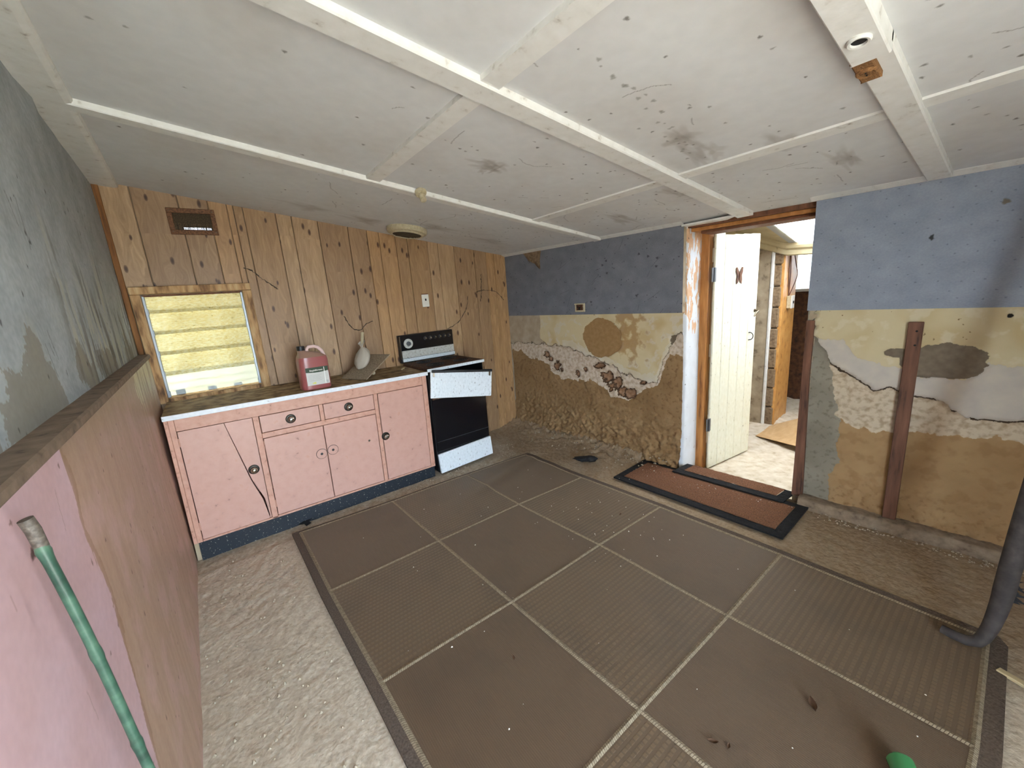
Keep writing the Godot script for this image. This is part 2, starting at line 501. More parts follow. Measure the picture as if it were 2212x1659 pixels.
const RB := [Vector2(2.5, 0.58), Vector2(2.733, 0.569), Vector2(2.816, 0.546), Vector2(2.888, 0.531), Vector2(2.982, 0.537), Vector2(3.043, 0.555), Vector2(3.194, 0.57), Vector2(3.259, 0.571), Vector2(3.317, 0.601), Vector2(3.368, 0.588), Vector2(3.406, 0.573), Vector2(4.4, 0.55)]
const RS := [Vector2(0.0, 2.726), Vector2(0.136, 2.729), Vector2(0.223, 2.73), Vector2(0.31, 2.769), Vector2(0.406, 2.738), Vector2(0.532, 2.751), Vector2(0.608, 2.726), Vector2(0.708, 2.721), Vector2(0.784, 2.7), Vector2(0.898, 2.668), Vector2(0.965, 2.659), Vector2(1.02, 2.604), Vector2(1.2, 2.596)]

# n1 coarse, n2 fine, n3 medium noise, all 0..1
func left_layer(s: float, y: float, n1: float, n2: float, n3: float) -> void:
	var wob := (n3 - 0.5) * 0.05 + (n2 - 0.5) * 0.02
	var a := line_at(LA, s) + wob
	var b := line_at(LB, s) + wob * 1.2
	if y > a and y > b:
		_h = 0.0
		_c = Color(0.79, 0.725, 0.575).lerp(Color(0.72, 0.62, 0.44), clampf((n1 - 0.45) * 3.0, 0.0, 1.0) * 0.75)
		_c = _c.lerp(Color(0.79, 0.75, 0.68), clampf((0.42 - n3) * 6.0, 0.0, 1.0) * 0.7)
		if s < 0.44 + (n1 - 0.5) * 0.16:
			_c = Color(0.72, 0.66, 0.57).lerp(Color(0.62, 0.55, 0.45), n3)
			_h = -0.003
		if y < a + 0.06 and s > 0.7:
			_c = _c.lerp(Color(0.80, 0.77, 0.71), 0.55)
		var dx := (s - 1.135) / 0.195
		var dy := (y - 0.998) / 0.165
		var d := sqrt(dx * dx + dy * dy) + (n3 - 0.5) * 0.16
		if d < 1.0:
			_c = Color(0.56, 0.43, 0.265).lerp(Color(0.63, 0.50, 0.33), n2)
			_h = -0.006 + n2 * 0.002
		else:
			dx = (s - 1.36) / 0.17
			dy = (y - 1.02) / 0.17
			d = sqrt(dx * dx + dy * dy) + (n3 - 0.5) * 2.2 + (n1 - 0.5) * 0.8
			if d < 1.0:
				_c = _c.lerp(Color(0.58, 0.42, 0.23), clampf((1.0 - d) * 1.2, 0.0, 0.6))
		dx = (s - 1.79) / 0.05
		dy = (y - 0.985) / 0.06
		if sqrt(dx * dx + dy * dy) + (n3 - 0.5) * 0.5 < 1.0:
			_c = Color(0.40, 0.35, 0.28)
			_h = -0.015
		if n2 > 0.86 and n3 > 0.6 and y > 1.1:
			_c = Color(0.22, 0.16, 0.11)
		if absf(y - a) < 0.006:
			_c = _c.lerp(Color(0.30, 0.24, 0.18), 0.8)
	elif y > b:
		_h = -0.010 - 0.010 * n2
		_c = Color(0.80, 0.74, 0.66).lerp(Color(0.66, 0.57, 0.47), clampf((n2 - 0.35) * 1.6, 0.0, 1.0))
		for q in HOLES:
			var e: float = (s - q.x) / (q.z * 1.25)
			var f: float = (y - q.y) / q.z
			var r := sqrt(e * e + f * f) + (n3 - 0.5) * 1.3 + (n2 - 0.5) * 0.6
			if r < 1.0:
				_h = min(_h, -0.02 - 0.03 * min(1.0, (1.0 - r) * 2.0))
				_c = Color(0.50, 0.36, 0.24).lerp(Color(0.62, 0.50, 0.40), n2)
				if r > 0.75:
					_c = Color(0.32, 0.23, 0.15)
	else:
		_h = -0.016 + 0.012 * (n1 - 0.5)
		_c = Color(0.52, 0.405, 0.26).lerp(Color(0.60, 0.48, 0.33), n1)
		_c = _c.lerp(Color(0.40, 0.29, 0.17), clampf((0.4 - n2) * 2.2, 0.0, 0.7))
		if y < 0.42:
			var k := clampf((0.42 - y) / 0.42, 0.0, 1.0)
			_h += 0.05 * k * k + 0.05 * k * (n3 - 0.5) + (0.012 + 0.026 * k) * (n2 - 0.5)
			_c = _c.lerp(Color(0.64, 0.53, 0.38), clampf((n3 - 0.5) * 2.0, 0.0, 0.4))
		else:
			_h += 0.012 * (n2 - 0.5)

func right_layer(s: float, y: float, n1: float, n2: float, n3: float) -> void:
	var wob := (n3 - 0.5) * 0.04 + (n2 - 0.5) * 0.015
	var edge := line_at(RS, y) + (n3 - 0.5) * 0.04
	var dx := (s - 3.11) / 0.145
	var dy := (y - 0.942) / 0.082
	var d := pow(pow(absf(dx), 2.6) + pow(absf(dy), 2.6), 0.385) + (n3 - 0.5) * 0.35
	var d2 := sqrt(pow((s - 2.945) / 0.055, 2.0) + pow((y - 0.975) / 0.022, 2.0)) + (n3 - 0.5) * 1.1
	if s < edge:
		_h = -0.012 + 0.006 * (n2 - 0.5)
		_c = Color(0.50, 0.475, 0.41).lerp(Color(0.59, 0.565, 0.50), n1)
		_c = _c.lerp(Color(0.40, 0.36, 0.30), clampf((0.4 - n2) * 2.0, 0.0, 0.6))
	elif d < 1.0 or d2 < 1.0:
		_h = 0.005 + 0.004 * n2
		_c = Color(0.42, 0.375, 0.31).lerp(Color(0.50, 0.45, 0.38), n2)
	elif y > line_at(RC, s) + wob:
		_h = 0.0
		_c = Color(0.79, 0.735, 0.59).lerp(Color(0.73, 0.65, 0.48), clampf((n1 - 0.4) * 2.5, 0.0, 1.0) * 0.7)
		_c = _c.lerp(Color(0.83, 0.79, 0.68), clampf((0.4 - n3) * 4.0, 0.0, 0.6))
		if n2 > 0.84 and n3 > 0.62:
			_c = Color(0.45, 0.36, 0.24)
	else:
		var k := line_at(RK, s) + wob * 0.6
		if y > line_at(RB, s) + wob:
			if y > k:
				_h = -0.003
				_c = Color(0.72, 0.69, 0.65).lerp(Color(0.79, 0.755, 0.69), n3)
			else:
				_h = -0.012 - 0.010 * n2
				_c = Color(0.79, 0.73, 0.63).lerp(Color(0.64, 0.56, 0.45), clampf((n2 - 0.4) * 2.0, 0.0, 1.0))
			if absf(y - k) < 0.0045 and n1 > 0.25:
				_h = -0.016
				_c = Color(0.28, 0.22, 0.16)
		else:
			_h = -0.016 + 0.01 * (n1 - 0.5) + 0.004 * (n2 - 0.5)
			_c = Color(0.60, 0.475, 0.32).lerp(Color(0.67, 0.55, 0.39), n1)
			_c = _c.lerp(Color(0.53, 0.40, 0.25), clampf((n3 - 0.55) * 2.0, 0.0, 0.35))
			if y < 0.3:
				var e := (0.3 - y) / 0.3
				_h += 0.03 * e * (n3 - 0.5) + 0.015 * e * e + 0.014 * e * (n2 - 0.5)
				_c = _c.lerp(Color(0.42, 0.30, 0.18), clampf((0.4 - n2) * 2.5, 0.0, 0.7) * e)
	for q in [Vector2(3.29, 1.158), Vector2(3.338, 1.158), Vector2(2.585, 1.165)]:
		if Vector2(s, y).distance_to(q) < 0.008 + 0.004 * n2:
			_c = Color(0.10, 0.08, 0.06)
			_h = -0.015

# the lower part of the stone wall: layers of paint, plaster and render with real steps between them
func stone_face(s0: float, s1: float, right: bool, parent: Node) -> void:
	var px := 400.0
	var w := int((s1 - s0) * px)
	var h := int(YB * px) + 24
	var sd := 300 if right else 200
	var n1 := noise_bytes(w, h, 0.008, sd, 3)
	var n2 := noise_bytes(w, h, 0.06, sd + 1, 4)
	var n3 := noise_bytes(w, h, 0.022, sd + 2, 4)
	var im := Image.create(w, h, false, Image.FORMAT_RGB8)
	var hb := PackedByteArray()
	hb.resize(w * h)
	var hf := PackedFloat32Array()
	hf.resize(w * h)
	for j in h:
		var y := YB - j / px
		for i in w:
			var k := j * w + i
			var s := s0 + i / px
			if right:
				right_layer(s, y, n1[k] / 255.0, n2[k] / 255.0, n3[k] / 255.0)
			else:
				left_layer(s, y, n1[k] / 255.0, n2[k] / 255.0, n3[k] / 255.0)
			im.set_pixel(i, j, _c)
			hf[k] = _h
			hb[k] = int(clampf(128.0 + _h * 1800.0, 0.0, 255.0))
	var m := tex_mat(im, 0.93, Image.create_from_data(w, h, false, Image.FORMAT_L8, hb), 2.4)
	var step := 5
	var nj := h / step + 1
	var ni := w / step + 1
	var pos := []
	var uvs := []
	for j in nj:
		var prow := PackedVector3Array()
		var urow := PackedVector2Array()
		for i in ni:
			var a := mini(i * step, w - 1)
			var e := mini(j * step, h - 1)
			prow.append(Vector3(s0 + (s1 - s0) * i / (ni - 1.0), YB - e / px, hf[e * w + a]))
			urow.append(Vector2((a + 0.5) / w, (e + 0.5) / h))
		pos.append(prow)
		uvs.append(urow)
	pos.reverse()
	uvs.reverse()
	var b := B.new()
	b.grid(pos, uvs)
	put(b, "old_plaster", m, parent)

func wallpaper(s0: float, s1: float, dotted: bool, parent: Node, base: Color) -> void:
	var px := 360.0
	var w := int((s1 - s0) * px)
	var h := 256
	var n := noise_bytes(w, h, 0.02, 410, 4)
	var n2 := noise_bytes(w, h, 0.25, 411, 2)
	var im := Image.create(w, h, false, Image.FORMAT_RGB8)
	for j in h:
		for i in w:
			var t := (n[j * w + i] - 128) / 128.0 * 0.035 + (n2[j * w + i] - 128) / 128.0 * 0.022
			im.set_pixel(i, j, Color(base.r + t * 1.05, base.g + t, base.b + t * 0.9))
	rng.seed = 77 if dotted else 78
	if dotted:
		for j in 15:
			for i in int(w / 26.0) + 1:
				if rng.randf() < 0.62:
					blot(im, i * 26.0 + (j % 2) * 13.0 + rng.randf_range(-3, 3), j * 17.0 + rng.randf_range(-2, 2), rng.randf_range(1.1, 1.8), rng.randf_range(1.0, 1.6), Color(0.33, 0.345, 0.385), 0.55)
		blot(im, 165, 118, 3, 6, Color(0.12, 0.13, 0.12), 0.9)
		blot(im, 240, 70, 5, 5, Color(0.36, 0.32, 0.25), 0.8)
	else:
		for k in 130:
			blot(im, rng.randf() * w, rng.randf() * h, rng.randf_range(1.0, 2.4), rng.randf_range(1.0, 2.2), Color(0.16, 0.16, 0.18), 0.7)
		for k in 26:
			scratch(im, rng.randf_range(0.4, 1.0) * w, rng.randf() * h, rng.randf_range(1.8, 2.8), rng.randf_range(8, 45), 0.8, Color(0.2, 0.2, 0.22), 0.5)
		for k in 10:
			blot(im, rng.randf_range(0.55, 1.0) * w, rng.randf() * h * 0.9, 4, 4, Color(0.13, 0.13, 0.14), 0.55)
	var m := tex_mat(im, 0.75)
	var b := B.new()
	var pos := []
	var uvs := []
	for j in 2:
		var pr := PackedVector3Array()
		var ur := PackedVector2Array()
		for i in 25:
			var s := lerpf(s0, s1, i / 24.0)
			pr.append(Vector3(s, YB if j == 0 else HR + 0.02, 0.002))
			ur.append(Vector2(i / 24.0, 1.0 - j))
		pos.append(pr)
		uvs.append(ur)
	b.grid(pos, uvs)
	b.quad(Vector3(s0, YB, -0.02), Vector3(s1, YB, -0.02), Vector3(s1, YB, 0.002), Vector3(s0, YB, 0.002))
	put(b, "blue_paper", m, parent)

func left_wall_textures() -> void:
	rng.seed = 90
	# upper: grey-blue paper, washed out and mouldy low down near the window corner
	var w := 1100
	var h := 270
	var a := noise_bytes(w, h, 0.02, 501, 4)
	var f := noise_bytes(w, h, 0.16, 502, 3)
	var st := noise_bytes(w, h, 0.045, 503, 4)
	var big := noise_bytes(w, h, 0.007, 504, 3)
	var im := Image.create(w, h, false, Image.FORMAT_RGB8)
	for j in h:
		var y := 2.26 - j / 256.0
		for i in w:
			var s := i / 256.0
			var k := j * w + i
			var t := (a[k] - 128) / 128.0 * 0.05 + (f[k] - 128) / 128.0 * 0.045
			var c := Color(0.67 + t, 0.69 + t, 0.69 + t)
			# runs of lime and mould, streaked downwards
			var streak := st[(j / 5) * w + i] / 255.0
			var b := big[k] / 255.0
			var low := clampf((1.66 + (b - 0.5) * 0.5 - y) * 3.0, 0.0, 1.0) * clampf((1.7 + (b - 0.5) - s) * 2.5, 0.0, 1.0)
			c = c.lerp(Color(0.76, 0.755, 0.66), low * clampf((streak - 0.5) * 5.0, 0.0, 0.85))
			c = c.lerp(Color(0.36, 0.335, 0.27), low * clampf((0.46 - streak) * 5.0, 0.0, 0.75))
			var damp := 1.27 + (b - 0.5) * 0.42 + (a[k] - 128) / 128.0 * 0.07 + (f[k] - 128) / 128.0 * 0.03
			if y < damp:
				c = c.lerp(Color(0.50, 0.46, 0.39), 0.6)
			im.set_pixel(i, j, c)
	for k in 120:
		blot(im, rng.randf() * w, rng.randf() * h, rng.randf_range(0.8, 1.8), rng.randf_range(1.0, 2.6), Color(0.17, 0.16, 0.15), 0.6)
	for k in 34:
		scratch(im, rng.randf() * w * 0.6, rng.randf() * h, rng.randf_range(1.2, 2.0), rng.randf_range(8, 40), 0.8, Color(0.26, 0.25, 0.23), 0.5)
	M.left_upper = tex_mat(im, 0.8)
	# lower: pink paint with a brown stain between the corner and 2.23 m
	w = 1400
	h = 410
	a = noise_bytes(w, h, 0.012, 511, 4)
	f = noise_bytes(w, h, 0.12, 512, 3)
	st = noise_bytes(w, h, 0.05, 513, 4)
	var hb := noise_bytes(w, h, 0.05, 515, 4)
	im = Image.create(w, h, false, Image.FORMAT_RGB8)
	var ppm := 333.0
	for j in h:
		var y := 1.215 - j / ppm
		for i in w:
			var s := i / ppm
			var k := j * w + i
			var n := a[k] / 255.0
			var t := (f[k] - 128) / 128.0 * 0.02
			var c := Color(0.82, 0.69, 0.71).lerp(Color(0.79, 0.645, 0.64), n)
			var edge := 2.235 + clampf((0.75 - y) * 0.22, 0.0, 0.2) + (n - 0.5) * 0.035 + (st[(j / 4) * w + i] - 128) / 128.0 * 0.02
			if s < edge:
				var near_top := clampf((y - 1.12 + n * 0.05) * 12.0, 0.0, 1.0)
				var run := st[(j / 8) * w + i] / 255.0
				var brown := Color(0.74, 0.62, 0.53).lerp(Color(0.67, 0.54, 0.45), run)
				brown = brown.lerp(Color(0.77, 0.63, 0.585), clampf((n - 0.5) * 3.0, 0.0, 0.8))
				c = c.lerp(brown, clampf((edge - s) * 60.0, 0.0, 1.0))
				if edge - s < 0.02:
					c = c.lerp(Color(0.55, 0.41, 0.27), 0.45)
				c = c.lerp(Color(0.60, 0.50, 0.38), near_top * 0.5)
				if s < 0.95 + (n - 0.5) * 0.3:
					var peel := clampf((y - 0.98 - (run - 0.5) * 0.22) * 9.0, 0.0, 1.0)
					c = c.lerp(Color(0.82, 0.77, 0.64).lerp(Color(0.62, 0.52, 0.40), clampf((run - 0.45) * 3.0, 0.0, 1.0)), peel)
			im.set_pixel(i, j, Color(c.r + t, c.g + t, c.b + t))
	for k in 150:
		blot(im, rng.randf_range(0.0, 1000.0), rng.randf() * h, rng.randf_range(0.9, 2.2), rng.randf_range(1.0, 3.2), Color(0.36, 0.24, 0.18), 0.65)
	for k in 26:
		scratch(im, rng.randf_range(300.0, 900.0), rng.randf_range(0, 300), PI / 2 + rng.randf_range(-0.2, 0.2), rng.randf_range(8, 28), 0.6, Color(0.50, 0.37, 0.29), 0.3)
	for k in 30:
		scratch(im, rng.randf_range(0.0, 280.0), rng.randf_range(0, 60), PI / 2 + rng.randf_range(-0.15, 0.15), rng.randf_range(12, 50), 0.8, Color(0.28, 0.19, 0.13), 0.6)
	blot(im, 2.50 * ppm, 0.12 * ppm, 4, 3, Color(0.2, 0.1, 0.08), 0.9)
	M.left_lower = tex_mat(im, 0.5, Image.create_from_data(w, h, false, Image.FORMAT_L8, hb), 0.05)

func ceiling_texture() -> void:
	rng.seed = 120
	var w := 1024
	var h := 1200
	var a := noise_bytes(w, h, 0.006, 601, 4)
	var f := noise_bytes(w, h, 0.05, 602, 4)
	var im := Image.create(w, h, false, Image.FORMAT_RGB8)
	for j in h:
		for i in w:
			var k := j * w + i
			var n := a[k] / 255.0
			var t := (f[k] - 128) / 128.0 * 0.016
			var c := Color(0.84, 0.84, 0.83).lerp(Color(0.80, 0.785, 0.76), clampf((n - 0.4) * 2.2, 0.0, 1.0) * 0.6)
			im.set_pixel(i, j, Color(c.r + t, c.g + t, c.b + t))
	var sx := w / 3.6
	var sz := h / 4.4
	# fly specks and mould, thicker towards the stone wall
	for k in 520:
		var x := 3.3 * sqrt(rng.randf())
		blot(im, x * sx, rng.randf() * h, rng.randf_range(0.9, 2.6), rng.randf_range(0.9, 2.4), Color(0.36, 0.34, 0.31), rng.randf_range(0.35, 0.8))
	for k in 26:
		var t := k / 25.0
		blot(im, (1.45 + t * 0.75 + rng.randf_range(-0.02, 0.02)) * sx, (2.52 - t * 0.16 + rng.randf_range(-0.03, 0.03)) * sz, rng.randf_range(1.4, 3.0), rng.randf_range(1.4, 3.0), Color(0.48, 0.465, 0.43), 0.5)
	for q in [[1.62, 1.72, 24, 17, 0.5], [1.66, 1.66, 12, 20, 0.5], [2.05, 2.4, 36, 15, 0.45], [2.2, 2.42, 40, 18, 0.4], [1.0, 2.62, 10, 8, 0.5], [2.35, 2.62, 42, 18, 0.4], [1.95, 0.45, 60, 30, 0.25], [1.1, 0.35, 55, 26, 0.22], [2.5, 0.4, 60, 30, 0.2], [1.5, 0.3, 46, 30, 0.3], [2.75, 1.6, 60, 12, 0.45], [2.55, 2.1, 30, 14, 0.35], [2.7, 2.75, 50, 14, 0.4]]:
		for e in 5:
			blot(im, (q[0] + rng.randf_range(-0.05, 0.05)) * sx, (q[1] + rng.randf_range(-0.05, 0.05)) * sz, q[2] * rng.randf_range(0.3, 0.8), q[3] * rng.randf_range(0.3, 0.8), Color(0.50, 0.46, 0.41), q[4] * 0.36, 1.0)
	for k in 70:
		scratch(im, (1.0 + 2.2 * rng.randf()) * sx, rng.randf() * h, rng.randf() * TAU, rng.randf_range(10, 60), 0.7, Color(0.40, 0.38, 0.35), 0.45, 0.1)
	M.ceiling = tex_mat(im, 0.8)

func rug_textures() -> void:
	# two weaves: fine flecked, and an open rib with paler dashes
	for kind in 2:
		var w := 256
		var im := Image.create(w, w, false, Image.FORMAT_RGB8)
		var hb := PackedByteArray()
		hb.resize(w * w)
		var n := noise_bytes(w, w, 0.05, 700 + kind, 4)
		var f := noise_bytes(w, w, 0.3, 703 + kind, 2)
		for j in w:
			for i in w:
				var g := n[j * w + i] / 255.0
				var q := f[j * w + i] / 255.0
				var c: Color
				var hh: float
				if kind == 0:
					var rib := 0.5 + 0.5 * sin(i * TAU / 8.0)
					hh = rib * 0.5 + q * 0.5
					c = Color(0.31, 0.25, 0.19).lerp(Color(0.395, 0.325, 0.25), 0.5 * q + 0.2 * rib + 0.45 * (n[(j / 6) * w + (i * 3) % w] / 255.0) - 0.1)
				else:
					var row := int(j / 16.0)
					var on := (j % 16) < 8
					var dash := ((i + (row % 2) * 6) % 12) < 8
					hh = (0.8 if dash else 0.35) if on else 0.25
					c = Color(0.32, 0.265, 0.205).lerp(Color(0.475, 0.405, 0.315), (0.65 if dash else 0.3) if on else 0.12 + 0.2 * q)
					c = c.lerp(Color(0.36, 0.305, 0.245), 0.4 * g)
				im.set_pixel(i, j, c)
				hb[j * w + i] = int(clampf(hh, 0.0, 1.0) * 255.0)
		M["weave_%d" % kind] = tex_mat(im, 0.62, Image.create_from_data(w, w, false, Image.FORMAT_L8, hb), 0.12)
		M["weave_%d" % kind].vertex_color_use_as_albedo = true
		M["weave_%d" % kind].rim_enabled = true
		M["weave_%d" % kind].albedo_color = Color(0.97, 0.90, 0.79)
		M["weave_%d" % kind].rim = 0.7
		M["weave_%d" % kind].rim_tint = 1.0

func label_texture() -> void:
	var im := Image.create(256, 256, false, Image.FORMAT_RGB8)
	im.fill(Color(0.78, 0.77, 0.74))
	rng.seed = 61
	for j in 80:
		for i in 256:
			if j < 66 + int(12.0 * sin(i / 256.0 * PI)):
				im.set_pixel(i, j, Color(0.10, 0.19, 0.09).lerp(Color(0.20, 0.30, 0.14), rng.randf() * 0.4))
	for k in 9:
		for x in range(20, 150 + rng.randi_range(0, 40)):
			if rng.randf() < 0.7:
				im.set_pixel(x, 104 + k * 11, Color(0.5, 0.5, 0.49))
				im.set_pixel(x, 105 + k * 11, Color(0.55, 0.55, 0.54))
	blot(im, 80, 226, 26, 14, Color(0.83, 0.82, 0.30), 0.8)
	im.fill_rect(Rect2i(205, 8, 8, 240), Color(0.92, 0.92, 0.9))
	for k in 14:
		im.fill_rect(Rect2i(218 + k * 2, 205, 1, 38), Color(0.15, 0.15, 0.15) if k % 2 == 0 else Color(0.8, 0.8, 0.8))
	M.jug_label = tex_mat(im, 0.4)


func _ready() -> void:
	# ---------------------------------------------------------------- camera, sky, exposure
	var cam := Camera3D.new()
	cam.name = "camera"
	cam.basis = Basis(Vector3.UP, -0.6437) * Basis(Vector3.RIGHT, -0.2205) * Basis(Vector3.BACK, -0.0747)
	cam.position = Vector3(0.3177, 1.4105, 3.3487)
	cam.fov = rad_to_deg(2.0 * atan(829.5 / 861.1))
	cam.near = 0.02
	cam.far = 200.0
	add_child(cam)
	var env := Environment.new()
	env.background_mode = Environment.BG_SKY
	var sm := ProceduralSkyMaterial.new()
	sm.sky_top_color = Color(0.74, 0.86, 1.0)
	sm.sky_horizon_color = Color(0.90, 0.96, 1.0)
	sm.ground_bottom_color = Color(0.45, 0.42, 0.36)
	sm.ground_horizon_color = Color(0.72, 0.72, 0.70)
	sm.sky_energy_multiplier = 1.0
	var sky := Sky.new()
	sky.sky_material = sm
	env.sky = sky
	env.background_energy_multiplier = 3.0
	env.tonemap_mode = Environment.TONE_MAPPER_LINEAR
	env.tonemap_exposure = 12.0
	env.sdfgi_enabled = true
	env.ssao_enabled = true
	env.ssil_enabled = true
	var we := WorldEnvironment.new()
	we.name = "world_environment"
	we.environment = env
	add_child(we)
	# high sun from behind the house on the window side; the added veranda roof keeps it out of the room
	var sun := DirectionalLight3D.new()
	sun.name = "sun"
	sun.basis = Basis.looking_at(Vector3(-0.25, -0.88, -0.4).normalized())
	sun.light_energy = 3.5
	sun.light_color = Color(1.0, 0.97, 0.92)
	sun.light_angular_distance = 0.6
	sun.shadow_enabled = true
	sun.sky_mode = DirectionalLight3D.SKY_MODE_LIGHT_ONLY
	add_child(sun)

	TD = Transform3D(Basis(Vector3(sin(AD), 0, cos(AD)), Vector3.UP, Vector3(-cos(AD), 0, sin(AD))), Vector3(W, 0, 0))
	TL = Transform3D(Basis(Vector3(-sin(AL), 0, -cos(AL)), Vector3.UP, Vector3(cos(AL), 0, -sin(AL))), Vector3.ZERO)
	make_materials()
	wood_texture()
	left_wall_textures()
	ceiling_texture()
	rug_textures()
	label_texture()
	build_shell()
	build_ceiling()
	build_next_room()
	build_outside()
	build_rug()
	build_mats()
	build_cabinet()
	build_stove()
	build_window()
	build_wall_fittings()
	build_counter_things()
	build_floor_things()
	build_cobwebs()

# ------------------------------------------------------------------ walls and floor
# rectangles of a wall left over round its openings; top may slope
func wall_cells(lo: Vector2, hi: Vector2, holes: Array) -> Array:
	var xs := [lo.x, hi.x]
	var ys := [lo.y, hi.y]
	for r in holes:
		xs.append_array([r.position.x, r.end.x])
		ys.append_array([r.position.y, r.end.y])
	xs.sort()
	ys.sort()
	var out := []
	for i in xs.size() - 1:
		if xs[i + 1] - xs[i] < 0.001:
			continue
		var start := -1.0
		for j in ys.size() - 1:
			var mid := Vector2((xs[i] + xs[i + 1]) * 0.5, (ys[j] + ys[j + 1]) * 0.5)
			var open := false
			for r in holes:
				if r.has_point(mid):
					open = true
			if ys[j + 1] - ys[j] < 0.001:
				continue
			if not open and start < 0 and start > -2.0:
				start = ys[j]
				out.append(Rect2(xs[i], ys[j], xs[i + 1] - xs[i], ys[j + 1] - ys[j]))
			elif not open:
				var last: Rect2 = out[out.size() - 1]
				last.size.y = ys[j + 1] - last.position.y
				out[out.size() - 1] = last
			else:
				start = -1.0
	return out

func plank(b: B, x0: float, x1: float, y0: float, top: Callable, z0: float, z1: float, off: Vector2) -> void:
	var g := 0.0035
	var sec := [Vector2(x0, z0), Vector2(x0 + 0.0008, z1 - g * 1.4), Vector2(x0 + g, z1), Vector2(x1 - g, z1), Vector2(x1 - 0.0008, z1 - g * 1.4), Vector2(x1, z0)]
	for i in sec.size() - 1:
		var a: Vector2 = sec[i]
		var d: Vector2 = sec[i + 1]
		var ta: float = top.call(a.x)
		var td: float = top.call(d.x)
		b.quad(Vector3(a.x, y0, a.y), Vector3(d.x, y0, d.y), Vector3(d.x, td, d.y), Vector3(a.x, ta, a.y),
			Vector2((a.x + off.x) / 0.55, (y0 + off.y) / 1.1), Vector2((d.x + off.x) / 0.55, (y0 + off.y) / 1.1), Vector2((d.x + off.x) / 0.55, (td + off.y) / 1.1), Vector2((a.x + off.x) / 0.55, (ta + off.y) / 1.1))

